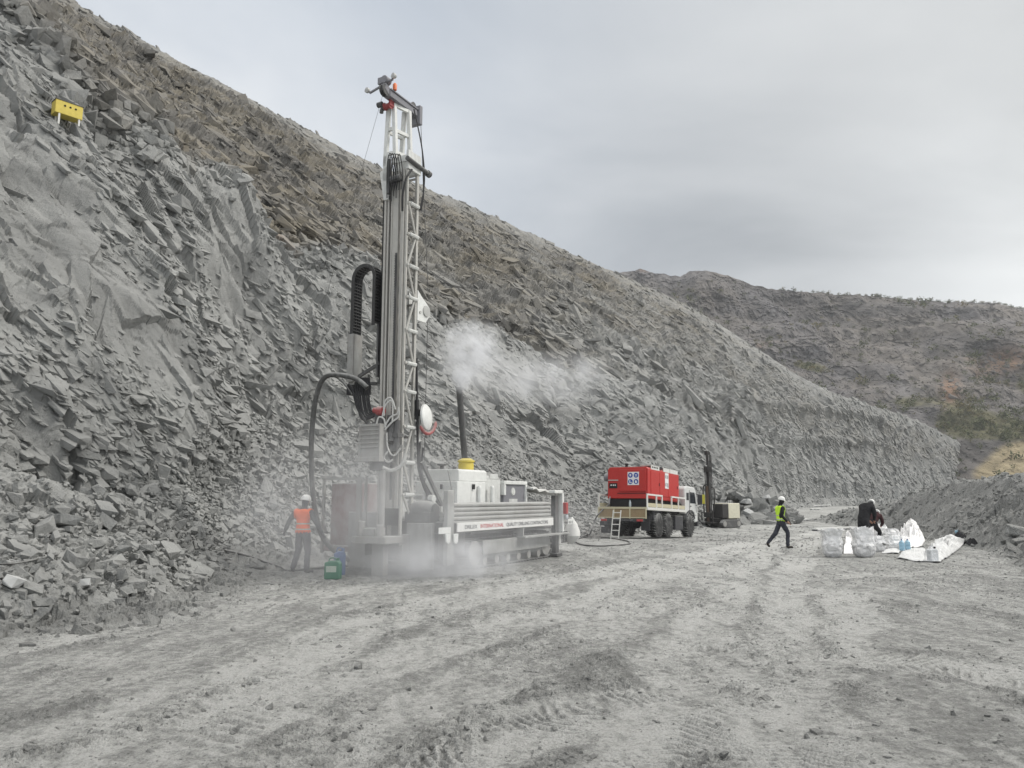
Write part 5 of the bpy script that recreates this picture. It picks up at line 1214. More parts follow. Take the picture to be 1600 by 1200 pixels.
def person(x, y, yaw, J, mats, label, vest=None, z=None, hood=None, helmet=True, bulk=1.0):
    """J: joint positions in the person's frame (x to his right, y ahead). One continuous skinned body."""
    z = gnd(x, y) if z is None else z
    root = empty('person', (x, y, z), (0, 0, yaw)); tag(root, label, 'person')
    V_, E_, Rr = [], [], []
    def node(p, r_, parent=None, ry=None):
        V_.append(Vector(p)); Rr.append((r_, ry or r_)); i = len(V_)-1
        if parent is not None: E_.append((parent, i))
        return i
    pel = node(J['pelvis'], .135, None, .105)
    wa = node(J['waist'], .125, pel, .10); chs = node(J['chest'], .165, wa, .115); nb_ = node(J['neck'], .075, chs); 
    hd0 = node(Vector(J['neck'])*.45+Vector(J['head'])*.55-Vector((0, 0, .02)), .062, nb_)
    hd = node(J['head'], .095, hd0, .1); tp = Vector(J['head'])+(Vector(J['head'])-Vector(J['neck'])).normalized()*.075; node(tp, .075, hd)
    f = Vector(J['face']).normalized(); node(Vector(J['head'])+f*.105-Vector((0, 0, .005)), .018, hd)          # nose
    sidev = f.cross(Vector((0, 0, 1))).normalized()
    for s_ in (-1, 1): node(Vector(J['head'])+sidev*s_*.1-f*.01, .022, hd)                                     # ears
    tips = []
    for s_, k_ in ((1, 'R'), (-1, 'L')):
        sh = node(J['sh'+k_], .075, chs); el = node(J['el'+k_], .052, sh); wr_ = node(J['wr'+k_], .034, el)
        hv = (Vector(J['wr'+k_])-Vector(J['el'+k_])).normalized(); ha = node(Vector(J['wr'+k_])+hv*.07, .036, wr_, .02)
        ac = hv.cross(Vector((0, 1, .2))).normalized()
        for q, (ln, of) in enumerate(((.075, -.026), (.085, -.009), (.08, .009), (.062, .026))):
            k1 = node(Vector(J['wr'+k_])+hv*(.11)+ac*of, .0105, ha); k2 = node(Vector(J['wr'+k_])+hv*(.11+ln*.6)+ac*of*1.1+Vector((0, .012, 0)), .009, k1); node(Vector(J['wr'+k_])+hv*(.11+ln*.85)+ac*of*1.1+Vector((0, .035, 0)), .008, k2)
        th_ = node(Vector(J['wr'+k_])+hv*.05+Vector((0, .04, 0)), .013, wr_); node(Vector(J['wr'+k_])+hv*.09+Vector((0, .065, 0)), .010, th_)
        hp = node(J['hip'+k_], .098, pel); kn = node(J['kn'+k_], .068, hp); an_ = node(J['an'+k_], .05, kn, .055)
        fd = Vector(J['foot'+k_])-Vector(J['an'+k_]); h1 = node(Vector(J['an'+k_])+Vector((0, 0, -.045))-fd*.15, .048, an_); node(Vector(J['foot'+k_]), .042, h1, .045)
    me = bpy.data.meshes.new('body'); me.from_pydata([tuple(v) for v in V_], E_, []); me.update()
    o = bpy.data.objects.new('body', me); col.objects.link(o)
    md = o.modifiers.new('skin', 'SKIN'); md.use_smooth_shade = True
    sv = me.skin_vertices[0].data
    for i, (a_, b_) in enumerate(Rr):
        if a_ > .05 and (V_[i]-Vector(J['head'])).length > .13: a_, b_ = a_*bulk, b_*bulk
        sv[i].radius = (a_, b_); sv[i].use_root = (i == 0)
    ss = o.modifiers.new('sub', 'SUBSURF'); ss.levels = 2; ss.render_levels = 2
    bpy.context.view_layer.update()
    bme = bpy.data.meshes.new_from_object(o.evaluated_get(dg())); bpy.data.objects.remove(o)
    bo = bpy.data.objects.new('body', bme); col.objects.link(bo); bo.parent = root
    bme.materials.clear()
    for m_ in (mats['top'], mats['legs'], M_SKIN, mats['boots'], mats.get('gloves', M_SKIN), mats.get('hood', mats['top'])): bme.materials.append(m_)
    # regions by nearest limb
    segs = [('chest', 'pelvis', 'waist', 1 if J.get('longtop') is None else 0), ('t', 'waist', 'chest', 0), ('t', 'chest', 'neck', 0)]
    cand = [(Vector(J['pelvis'])-Vector((0, 0, .06)), Vector(J['waist']), 1), (Vector(J['waist'])-Vector((0, 0, .03)), Vector(J['chest']), 0), (Vector(J['chest']), Vector(J['neck']), 0), (Vector(J['neck'])+Vector((0, 0, .03)), Vector(J['head'])+Vector((0, 0, .1)), 2)]
    for k_ in 'RL':
        wv_ = Vector(J['wr'+k_]); hv = (wv_-Vector(J['el'+k_])).normalized()
        cand += [(Vector(J['sh'+k_]), Vector(J['el'+k_]), 0), (Vector(J['el'+k_]), wv_, 0), (wv_+hv*.03, wv_+hv*.2, 4), (Vector(J['hip'+k_]), Vector(J['kn'+k_]), 1), (Vector(J['kn'+k_]), Vector(J['an'+k_])+Vector((0, 0, .02)), 1), (Vector(J['an'+k_])-Vector((0, 0, .04)), Vector(J['foot'+k_]), 3)]
    def near_(p):
        best, mi = 9, 0
        for a_, b_, k_ in cand:
            ab = b_-a_; t_ = max(0, min(1, (p-a_).dot(ab)/ab.length_squared)); d_ = (p-a_-ab*t_).length
            if k_ == 3: d_ *= .8
            if d_ < best: best, mi = d_, k_
        return mi
    hdv = Vector(J['head'])
    for p_ in bme.polygons:
        k_ = near_(p_.center); 
        if k_ == 2:
            dv_ = p_.center-hdv
            if dv_.dot(f) < .02 or J.get('hooded'): k_ = 5
        p_.material_index = k_; p_.use_smooth = True
    # cloth folds
    for v in bme.vertices:
        c_ = v.co; k_ = near_(c_)
        if k_ in (0, 1): v.co += v.normal*(.012+.018*float(vnoise(np.array([c_.x*9+c_.z*5]), np.array([c_.z*16+c_.y*9]), 77)[0]))
    if vest:
        vm_ = bmesh.new(); vm_.from_mesh(bme)
        wz, cz2 = Vector(J['pelvis']), Vector(J['neck'])
        keep = []
        for f_ in vm_.faces:
            c_ = f_.calc_center_median(); ax = cz2-wz; t_ = (c_-wz).dot(ax)/ax.length_squared
            lat = abs((c_-wz-ax*t_).x)
            keep.append(-.02 < t_ < .97 and near_(c_) in (0, 1) and (c_-wz-ax*t_).length < .225 and min((c_-Vector(J['el'+k_])).length for k_ in 'RL') > .14)
        bmesh.ops.delete(vm_, geom=[f_ for f_, k_ in zip(list(vm_.faces), keep) if not k_], context='FACES')
        for v in vm_.verts: v.co += v.normal*.018
        vme = bpy.data.meshes.new('vest'); vm_.to_mesh(vme); vm_.free(); vo = bpy.data.objects.new('vest', vme); col.objects.link(vo); vo.parent = root; vme.materials.clear(); vme.materials.append(vest)
        so_ = vo.modifiers.new('thickness', 'SOLIDIFY'); so_.thickness = .01
        for p_ in vme.polygons: p_.use_smooth = True; p_.material_index = 0
    if helmet:
        upv = (Vector(J['head'])-Vector(J['neck'])).normalized(); upv = (upv+Vector((0, 0, .4))).normalized() if not J.get('bowed') else upv
        b = MB(); b.lathe([(.118, -.005), (.125, .0), (.122, .04), (.108, .085), (.078, .12), (.04, .138), (.012, .143)], hdv+upv*.035, 22, upv)
        # peak
        fp_ = (f-upv*f.dot(upv)).normalized(); sd__ = upv.cross(fp_); c0_ = hdv+upv*.035
        vs_ = []
        for k in range(9):
            an = R(-62+15.5*k); d_ = fp_*math.cos(an)+sd__*math.sin(an); ext = .045*math.cos(an*1.35)**1
            vs_ += [c0_+d_*.112, c0_+d_*(.128+max(0, ext))-upv*.012, c0_+d_*.112+upv*.012, c0_+d_*(.126+max(0, ext))+upv*.0]
        fs_ = []
        for k in range(8): a0 = k*4; fs_ += [(a0, a0+4, a0+5, a0+1), (a0+2, a0+3, a0+7, a0+6), (a0+1, a0+5, a0+7, a0+3)]
        b.add(vs_, fs_)
        b.build('helmet', M_HELM, root, smooth=True)
    # eyes and mouth
    for s_ in (-1, 1): b = MB(); b.lathe([(.004, -.006), (.012, 0), (.004, .006)], hdv+f*.088+sidev*s_*.034+Vector((0, 0, .012)), 8, f); b.build('eye', M_HAIR, root)
    b = MB(); c_ = hdv+f*.088-Vector((0, 0, .05)); b.bar(c_-sidev*.022, c_+sidev*.022, .008, .012); b.build('mouth', M_LIP, root)
    return root
M_LIP = Mat('lips', .6).color((.32, .12, .1)).m
def stand(**k):
    J = dict(pelvis=(0, 0, .96), waist=(0, .0, 1.1), chest=(0, -.01, 1.33), neck=(0, .0, 1.50), head=(0, .03, 1.66), face=(0, 1, 0),
             shR=(.19, -.01, 1.42), elR=(.25, -.03, 1.14), wrR=(.27, .04, .88), shL=(-.19, -.01, 1.42), elL=(-.25, -.03, 1.14), wrL=(-.27, .04, .88),
             hipR=(.09, 0, .90), knR=(.10, .02, .50), anR=(.11, 0, .09), footR=(.13, .15, .045), hipL=(-.09, 0, .90), knL=(-.10, .02, .50), anL=(-.11, 0, .09), footL=(-.13, .15, .045))
    J.update(k); return J
grey_c = cloth('grey_work_jacket', (.045, .05, .055)); black_c = cloth('black_work_cloth', (.012, .012, .014)); navy_c = cloth('dark_navy_trousers', (.03, .032, .042)); boot_c = cloth('dark_boots', (.03, .025, .022)); glove = cloth('dark_gloves', (.02, .02, .022))
# worker in the orange vest, walking away towards the hose, seen from behind
ox, oy = px2g(471, 895)
JO = stand(shL=(-.2, -.01, 1.42), elL=(-.37, -.0, 1.22), wrL=(-.50, .07, 1.0), shR=(.2, -.01, 1.42), elR=(.33, -.03, 1.2), wrR=(.44, .05, .96),
           knL=(-.15, .08, .5), anL=(-.23, .0, .10), footL=(-.27, .13, .05), knR=(.13, .02, .5), anR=(.19, -.12, .09), footR=(.33, -.02, .05), head=(.02, .03, 1.66), face=(.35, 1, 0), longtop=1)
person(ox, oy, R(-14), JO, dict(top=grey_c, legs=cloth('grey_trousers', (.055, .055, .065)), boots=boot_c, gloves=glove, hood=grey_c), 'worker in an orange vest and white helmet walking beside the drill rig, seen from behind',
       vest_mat('orange_vest', (.95, .16, .03), ((1.0, 1.035), (1.13, 1.165))), z=gnd(ox, oy)-.01)
# worker in the yellow vest, striding to the right
yx, yy_ = px2g(1222, 856)
JY = stand(pelvis=(0, 0, .98), shR=(.19, .0, 1.42), elR=(.24, -.06, 1.15), wrR=(.22, .12, .96), shL=(-.19, .0, 1.42), elL=(-.24, .03, 1.15), wrL=(-.2, .22, .98),
           knR=(.09, .20, .55), anR=(.1, .17, .09), footR=(.12, .36, .05), knL=(-.09, -.16, .55), anL=(-.1, -.48, .18), footL=(-.11, -.40, .05), head=(0, .06, 1.66), face=(.12, 1, -.05), hooded=1)
person(yx, yy_, R(-84), JY, dict(top=black_c, legs=navy_c, boots=boot_c, hood=black_c), 'worker in a yellow vest and white helmet striding to the right across the floor',
       vest_mat('yellow_vest', (.62, .95, .06), ((1.0, 1.035), (1.14, 1.17))), z=gnd(yx, yy_))
# worker in black bending over the sacks
bx_, by_ = at(1343, 845, 29)[0], 28.6
JB = stand(pelvis=(0, 0, .98), waist=(0, .08, 1.12), chest=(0, .24, 1.36), neck=(0, .38, 1.50), head=(0, .52, 1.55), face=(0, .55, -.85), bowed=1, hooded=1, longtop=1,
           shR=(.21, .30, 1.42), elR=(.24, .36, 1.12), wrR=(.12, .50, .93), shL=(-.21, .30, 1.42), elL=(-.24, .36, 1.12), wrL=(-.12, .50, .93))
person(bx_, by_, R(-58), JB, dict(top=black_c, legs=black_c, boots=boot_c, hood=black_c), 'worker in black with a white helmet bending forward over the white sacks', None, z=gnd(bx_, by_)+.02, bulk=1.4)
# worker crouching beyond him, only helmet and reddish collar show
rx_, ry_ = at(1369, 800, 29.7)[0]-.296, 29.7-.352
red_c = cloth('dark_red_jacket', (.035, .012, .014))
JR = stand(pelvis=(0, -.12, .72), waist=(0, -.02, .84), chest=(0, .2, 1.02), neck=(0, .34, 1.12), head=(0, .46, 1.17), face=(0, .75, -.65), bowed=1,
           shR=(.19, .26, 1.08), elR=(.24, .34, .82), wrR=(.14, .52, .72), shL=(-.19, .26, 1.08), elL=(-.24, .34, .82), wrL=(-.14, .52, .72),
           hipR=(.1, -.1, .68), knR=(.14, .26, .48), anR=(.12, .0, .1), footR=(.13, .15, .05), hipL=(-.1, -.1, .68), knL=(-.14, .26, .48), anL=(-.12, .0, .1), footL=(-.13, .15, .05))
person(rx_, ry_, R(-40), JR, dict(top=red_c, legs=black_c, boots=boot_c, hood=red_c), 'stooping worker in dark red with a white helmet, beyond the worker in black', None, z=gnd(rx_, ry_))

# ------------------------------------------------------------------ sacks, sheets and bottles
def plastic(name, c, tr=.35):
    m = Mat(name, .75); o_ = m.obj(); n_ = m.noise(o_, 5, 6, .6, .5); n2 = m.noise(o_, 16, 5, .6, 1.0)
    m.color(m.mix(m.ramp(n_, (.4, (0, 0, 0)), (.65, (1, 1, 1))), c, tuple(q*.80 for q in c))); 
    m.bump(m.math('ADD', n_, m.math('MULTIPLY', n2, .5)), .9, .05); return m.m
M_SACK = plastic('white_sack_plastic', (.92, .92, .92)); M_SACKD = plastic('grey_filled_sack', (.7, .7, .7)); M_SHEET = plastic('white_sheet', (.66, .67, .67))
def sack(px, row, wpx, hpx, fill, open_, label, seed, dark=True, sq=.8, dD=0):
    D = 2100/(row-778)+dD; x_ = at(px, row, D)[0]; z_ = gnd(x_, D); w_ = wpx/1200*D/2; h_ = hpx/1200*D
    rg = np.random.default_rng(seed); nr, na = 30, 56; V_ = []; F_ = []
    for i in range(nr):
        t_ = i/(nr-1)
        if t_ < fill: r_ = w_*(.86+.14*math.sin(min(1, t_/fill*1.2)*math.pi*.5)) * (1-.25*max(0, .12-t_)/.12)
        else: q = (t_-fill)/(1-fill); r_ = w_*(1-.10*math.sin(q*math.pi)+(open_-.22)*q*q)
        for k in range(na):
            an = 2*math.pi*k/na; a1 = float(vnoise(np.array([k*.55+seed]), np.array([t_*5.0]), seed)[0]); fold = float(vnoise(np.array([k*1.3+seed*3]), np.array([t_*4.0+.5]), seed+1)[0]); up = t_ >= fill
            rr_ = r_*(1+(.28 if up else .09)*a1+(.30 if up else .07)*fold)
            # squarish footprint
            sx = abs(math.cos(an))**.5*np.sign(math.cos(an)); sy2 = abs(math.sin(an))**.5*np.sign(math.sin(an))
            rr_ *= 1-.16*max(0, 1-7*abs(float(vnoise(np.array([k*.35+t_*3+seed]), np.array([t_*6.0-k*.12]), seed+9)[0])))
            zt2 = t_*h_
            if i == nr-1: zt2 += h_*.09*float(vnoise(np.array([k*.7+seed]), np.array([.3]), seed+5)[0])*2
            V_.append((rr_*sx, rr_*sy2*sq, zt2))
        if i:
            for k in range(na): F_.append(((i-1)*na+k, (i-1)*na+(k+1) % na, i*na+(k+1) % na, i*na+k))
    F_.append(tuple(range(na))[::-1])
    root = empty('sack', (x_, D, z_-.01), (0, 0, rg.random()*.5-.25)); tag(root, label, 'sack', 'white plastic sacks set down for samples')
    b = MB(); b.add(V_, F_); o = b.build('bag', M_SACK, root, smooth=False); o.data.polygons.foreach_set('use_smooth', np.ones(len(o.data.polygons), dtype=bool))
    if dark: o.data.materials.append(M_SACKD)
    if dark:
        for p_ in o.data.polygons:
            if p_.center.z < h_*(fill*.95+.05*math.sin(p_.center.x*9/w_)): p_.material_index = 1
    s2 = o.modifiers.new('sub', 'SUBSURF'); s2.levels = 1; s2.render_levels = 1
    # heap of sample inside
    n = 60; tt_ = rng.random(n)*6.28; rd_ = np.sqrt(rng.random(n))*w_*.72
    pts_ = np.stack([rd_*np.cos(tt_), rd_*np.sin(tt_)*sq, h_*fill*.8+rng.random(n)*.05], 1)
    so2 = scatter('sample_rock', pts_, np.tile((0., 0., 1.), (n, 1)), .05+.08*rng.random(n), CHUNKS, M_FLOOR, 1.0, None, .2, dict(rubble=np.ones(n), cl=np.zeros(n), bright=np.zeros(n)), 1.0)
    so2.parent = root
    return root
sack(1301, 867.5, 29, 42, .5, .42, 'leftmost white sack, standing open and half full', 3)
sack(1350, 867.5, 32, 45, .42, .22, 'tall crumpled white sack with a torn rim in front of the worker in black', 8)
sack(1374, 860, 17, 25, .55, .02, 'small sack just right of the tall crumpled sack, pale top over a grey bottom', 12)
sack(1396, 858, 25, 24, .5, .05, 'low wide sack with a grey bottom, left of the blue water bottles', 17)
sack(1374, 846, 22, 29, .8, .02, 'plain pale sack standing behind the small sack, beside the worker in black', 21, dark=False)
sack(1394, 847, 22, 22, .7, .0, 'round-topped pale sack at the back of the cluster', 25, dark=False)
def crumple(name, outline, D0, label, cat, seed, hmax=.3, rows=20, mat=None, thick=.012, lift=.0, gr=None):
    """sheet lying on the ground over the outline given on the ground, with folds"""
    P3 = np.array([tuple(hit(px, py, False)[0]) for px, py in outline]); P_ = P3[:, :2]; c_ = P_.mean(0); zc9 = P3[:, 2].mean(); n = 64; tt = np.linspace(0, len(P_), n, endpoint=False)
    cl2 = np.vstack([P_, P_[:1]]); edge_ = np.stack([np.interp(tt, np.arange(len(cl2)), cl2[:, k]) for k in (0, 1)], 1)
    V_ = [(0, 0)]; F_ = []; ez = np.interp(tt, np.arange(len(cl2)), np.append(P3[:, 2], P3[0, 2]))
    for i in range(1, rows+1): V_ += [tuple((edge_[k]-c_)*i/rows) for k in range(n)]
    V3 = []
    for i_, (x_, y_) in enumerate(V_):
        q = ((i_-1)//n+1)/rows if i_ else 0
        xx, yy2 = x_+c_[0], y_+c_[1]
        fold = abs(float(fbm(np.array([xx*1.3+yy2*.8+seed]), np.array([xx*.5-yy2*.7]), seed, 4)[0]))
        crease = max(0, 1-abs(float(vnoise(np.array([xx*3+yy2*2.0]), np.array([xx*.6-yy2*.8+seed]), seed+3)[0]))*6)
        zb9 = zc9+(ez[(i_-1) % n]-zc9)*q if i_ else zc9
        V3.append((x_, y_, zb9+lift*(1-q)+(1-q**3)*hmax*(.35+1.6*fold)+crease*.035+.02))
    for k in range(n): F_.append((0, 1+k, 1+(k+1) % n))
    for i in range(rows-1):
        for k in range(n): a0 = 1+i*n; F_.append((a0+k, a0+n+k, a0+n+(k+1) % n, a0+(k+1) % n))
    b = MB(); b.add(V3, F_); o = b.build(name, mat or M_SHEET, None); o.location = (c_[0], c_[1], 0); o.data.polygons.foreach_set('use_smooth', np.ones(len(o.data.polygons), dtype=bool))
    sd3 = o.modifiers.new('thickness', 'SOLIDIFY'); sd3.thickness = thick; tag(o, label, cat, gr); return o
crumple('plastic_sheet', [(1402, 873), (1412, 860), (1430, 857), (1446, 858), (1448, 876), (1440, 879), (1420, 876)], 0, 'flat white sheet lying in front of the blue water bottles', 'sheet', 5, .10)
crumple('plastic_sheet', [(1442, 878), (1446, 862), (1470, 846), (1488, 838), (1508, 844), (1506, 852), (1484, 870), (1468, 880)], 0, 'large white plastic sheet with long folds under the black jacket', 'sheet', 9, .30)
crumple('plastic_sheet', [(1378, 865), (1392, 856), (1410, 858), (1404, 866)], 0, 'narrow white scrap of sheet between the sacks and the flat sheet', 'sheet', 15, .08)
crumple('plastic_wrap', [(1318, 866), (1320, 848), (1332, 843), (1337, 866)], 0, 'crumpled white plastic wrap between the two front sacks', 'plastic wrap', 31, .38, mat=M_SACK)
crumple('plastic_wrap', [(1402, 850), (1404, 838), (1422, 832), (1440, 836), (1446, 846), (1440, 855), (1420, 856)], 0, 'big crumpled heap of pale plastic at the right end of the sacks', 'plastic wrap', 44, .62, mat=M_SACK)
crumple('jacket', [(1488, 848), (1490, 840), (1500, 836), (1510, 838), (1508, 846), (1498, 849)], 0, 'black jacket lying in a heap on the large white sheet', 'jacket', 52, .2, mat=black_c, lift=.1)
crumple('bag', [(1506, 850), (1512, 844), (1524, 846), (1528, 850), (1514, 853)], 0, 'black cloth bag lying on the rubble right of the black jacket', 'bag', 58, .14, mat=black_c, lift=.05)
M_BLUE = Mat('blue_water_bottle', .12); M_BLUE.b.inputs['Base Color'].default_value = (.38, .60, .74, 1); M_BLUE.b.inputs['Transmission Weight'].default_value = .45; M_BLUE = M_BLUE.m
M_CAP = Mat('dark_blue_cap', .4).color((.03, .05, .2)).m
def bottle(px, row, h_, r_, label, mat=None, cap=None, lie=None, up=0.0, D=None):
    x_, y_ = px2g(px, row)
    if D: y_ = D; x_ = at(px, row, D)[0]
    root = empty('water_bottle', (x_, y_, gnd(x_, y_)+up), lie or (0, 0, 0)); tag(root, label, 'bottle')
    b = MB(); b.lathe([(r_*.9, 0), (r_, .02), (r_, h_*.3), (r_*.93, h_*.34), (r_, h_*.38), (r_, h_*.62), (r_*.93, h_*.66), (r_*.98, h_*.7), (r_*.6, h_*.85), (r_*.25, h_*.9), (r_*.25, h_*.94)], (0, 0, 0), 18); b.build('container', mat or M_BLUE, root, smooth=True)
    b = MB(); b.lathe([(r_*.3, h_*.93), (r_*.3, h_)], (0, 0, 0), 12); b.build('cap', cap or M_CAP, root, smooth=True)
bottle(1410, 863, .36, .085, 'left one of two pale blue water bottles with dark caps, on the flat sheet', up=.06)
bottle(1419, 862, .36, .085, 'right one of two pale blue water bottles with dark caps, on the flat sheet', up=.06)
bottle(1473, 847, .34, .1, 'pale blue water bottle standing alone on the rubble behind the large sheet', D=27.6)
bottle(1494, 846, .3, .07, 'small blue bottle lying by the black jacket', lie=(R(80), 0, R(40)), up=.14)
cnw = plastic('milky_canister', (.72, .74, .76))
def canister(px, row, h_, w_, d_, mat, capm, label, cat, name='jerrycan', yaw=0.2, lab=None):
    x_, y_ = px2g(px, row); root = empty(name, (x_, y_, gnd(x_, y_)+.005), (0, 0, yaw)); tag(root, label, cat)
    b = MB(); b.prism([(-w_/2, 0), (w_/2, 0), (w_/2, h_*.72), (w_/2*.75, h_*.86), (-w_/2*.2, h_*.86), (-w_/2, h_*.78)], 1, -d_/2, d_/2); b.build('container', mat, root, .02)
    b = MB(); b.hose([(-w_*.3, 0, h_*.8), (-w_*.2, 0, h_*.97), (w_*.12, 0, h_*.97), (w_*.2, 0, h_*.86)], .014, 6, 6); b.build('handle', mat, root, smooth=True)
    b = MB(); b.lathe([(.035, 0), (.035, h_*.12)], (w_*.3, 0, h_*.86), 12); b.build('cap', capm, root, smooth=True)
    if lab: b = MB(); b.box(-w_*.36, w_*.3, -d_/2-.004, -d_/2+.002, h_*.34, h_*.62); b.build('paper_label', lab, root)
    return root
canister(1458, 879, .42, .24, .18, cnw, M_HAIR, 'milky white canister with a dark cap in front of the large sheet', 'canister', 'canister')
gm = paint('green_plastic', (.02, .16, .09), .4, .35); bm_ = paint('blue_plastic', (.05, .12, .30), .4, .3)
canister(520, 905, .46, .34, .2, gm, gm, 'dark green jerrycan with a pale label standing near the orange-vested worker', 'jerrycan', yaw=-.1, lab=paint('pale_label', (.4, .46, .4), .6, .3))
canister(530, 898, .62, .26, .2, bm_, bm_, 'blue jerrycan standing just behind the green one', 'jerrycan', yaw=.3)
# core trays: long white rows lying on the floor
def tray(p0, p1, h_, w_, label, n=8):
    a0, a1 = Vector(G_(*p0, 0)), Vector(G_(*p1, 0)); yaw = math.atan2(a1.y-a0.y, a1.x-a0.x); ln = (a1-a0).length
    root = empty('sample_tray', tuple(a0), (0, 0, yaw)); tag(root, label, 'tray', 'white sample trays on the floor')
    b = MB(); b.box(0, ln, 0, w_, h_*.5, h_); b.build('tray_top', P['white'], root, .01)
    for k in range(n): b = MB(); b.box(ln*(k+.15)/n, ln*(k+.6)/n, .02, w_-.02, 0, h_*.5); b.build('tray_foot', P['greys'], root)
tray((1193, 818), (1242, 817), .22, .5, 'long low white tray on dark feet behind the yellow-vested worker')
tray((1240, 816), (1264, 815), .14, .4, 'short white tray just right of the yellow-vested worker', 4)
tray((1276, 830), (1342, 827), .2, .45, 'white tray behind the two front sacks', 8)
tray((1272, 791.5), (1298, 791), .35, .8, 'far white tray lying beside the road in the distance', 3)
tray((1269, 797), (1284, 796.8), .25, .6, 'short far white tray nearest the bend of the road', 3)
# hoses and pipe on the left
hose_thing('ground_hose', [G_(352, 862), G_(380, 868), G_(410, 878), G_(440, 888), G_(452, 893), G_(500, 889), G_(560, 884), G_(592, 880)], .032, M_HOSE, 'grey hose running over the rubble past the feet of the orange-vested worker', 'hose')
hose_thing('ground_cable', [G_(-30, 886, .05), G_(20, 887, .06), G_(60, 879, .06), G_(90, 871, .05)], .018, M_HOSE, 'thin dark cable lying over the rubble at the left edge', 'cable', 5)
b = MB(); p0_, p1_ = Vector(G_(610, 884, .07)), Vector(G_(694, 893, .07)); b.tube([p0_, p1_], .06, 12); o = b.build('drill_pipe', P['pipe'], None, smooth=True); tag(o, 'pale drill pipe lying on the floor before the mast foot in the dust', 'pipe')
# ------------------------------------------------------------------ yellow shelter on the bench
hb_ = hit(98, 190); hp_ = hb_[0]; Dy = hp_.y
sx_ = 46/1200*Dy
Ys = empty('shelter', (hp_.x+.3, hp_.y-.3, hp_.z-.12), (0, 0, R(48))); tag(Ys, 'small yellow steel shelter with three round holes, perched on the bench high up left', 'shelter')
my = paint('yellow_shelter_paint', (.62, .50, .10), .55, .25); k_ = sx_/1.7
b = MB(); b.box(-.75*k_, .75*k_, -.38*k_, .38*k_, .18*k_, 1.0*k_); sh_ = b.build('wall', my, Ys, .01)
b = MB(); b.box(-.78*k_, .78*k_, -.41*k_, .41*k_, 1.0*k_, 1.04*k_); b.build('roof', P['steel'], Ys)
for x_ in (-.25, .05, .35): b = MB(); b.lathe([(.06*k_, 0), (.06*k_, .01)], (x_*k_, -.381*k_, .72*k_), 14, (0, -1, 0)); b.build('round_hole', P['slot'], sh_)
for x_ in (-.5, .6):
    for y_ in (-.3, .3): b = MB(); b.box((x_-.05)*k_, (x_+.05)*k_, (y_-.05)*k_, (y_+.05)*k_, (-.5 if x_ < 0 else -.25)*k_, .18*k_); b.build('leg', Q['rail'], Ys)
# ------------------------------------------------------------------ notable boulders
def boulder(px, py, spx, label, seed, mat=M_SLOPE, light=None, gr=None):
    h_ = hit(px, py)
    if not h_: return
    p_ = h_[0]-ray(px, py)*.3*spx/1200*h_[0].y; s_ = spx/1200*p_.y; rs = np.random.default_rng(seed); tv, tf = CHUNKS[seed % len(CHUNKS)]
    v = tv*s_*np.array([1.15, 1.0, 1.0]); o = newmesh('boulder', v, tf.astype(np.int32), mat)
    bv = o.modifiers.new('bevel', 'BEVEL'); bv.width = s_*.03; bv.segments = 1
    o.location = p_+Vector((0, 0, s_*.12)); o.rotation_euler = (rs.random()*.5, rs.random()*.5, rs.random()*6.28)
    attr(o, 'brown', np.zeros(len(v))); attr(o, 'rust', np.zeros(len(v))); tag(o, label, 'rock', gr)
M_PALE = Mat('pale_rock', .9); q_ = M_PALE.noise(M_PALE.obj(), 3, 6, .6); M_PALE.color(M_PALE.ramp(q_, (.3, (.33, .335, .33)), (.7, (.45, .46, .46)))).bump(q_, .6, .03); M_PALE = M_PALE.m
for i, (px, py, s_, lb, mt) in enumerate([(20, 913, 30, 'pale whitish slab low at the left edge of the rubble', M_PALE), (132, 914, 18, 'small pale whitish stone among the low rubble at left', M_PALE),
        (100, 818, 30, 'large grey block in the middle of the left rubble', M_SLOPE), (70, 828, 34, 'broad flat-topped grey block left in the rubble', M_SLOPE), (108, 830, 16, 'upright grey block right beside the large block in the rubble', M_SLOPE), (28, 846, 28, 'grey block near the left edge, above the thin cable', M_SLOPE),
        (150, 852, 22, 'dark-bottomed grey block in the rubble below the large block', M_SLOPE), (232, 858, 18, 'rounded grey block alone on the finer rubble', M_SLOPE), (1167, 785, 14, 'biggest pale block on the block pile behind the small drill rig', M_PALE),
        (1197, 779, 10, 'pale block high on the right side of the block pile', M_PALE), (1169, 803, 13, 'pale wedge block at the foot of the block pile', M_PALE), (1318, 806, 9, 'lone boulder at the left toe of the right heap', M_FLOOR), (1590, 833, 26, 'dark boulder at the right edge of the heap', M_FLOOR)]):
    boulder(px, py, s_, lb, 100+i*7, mt)

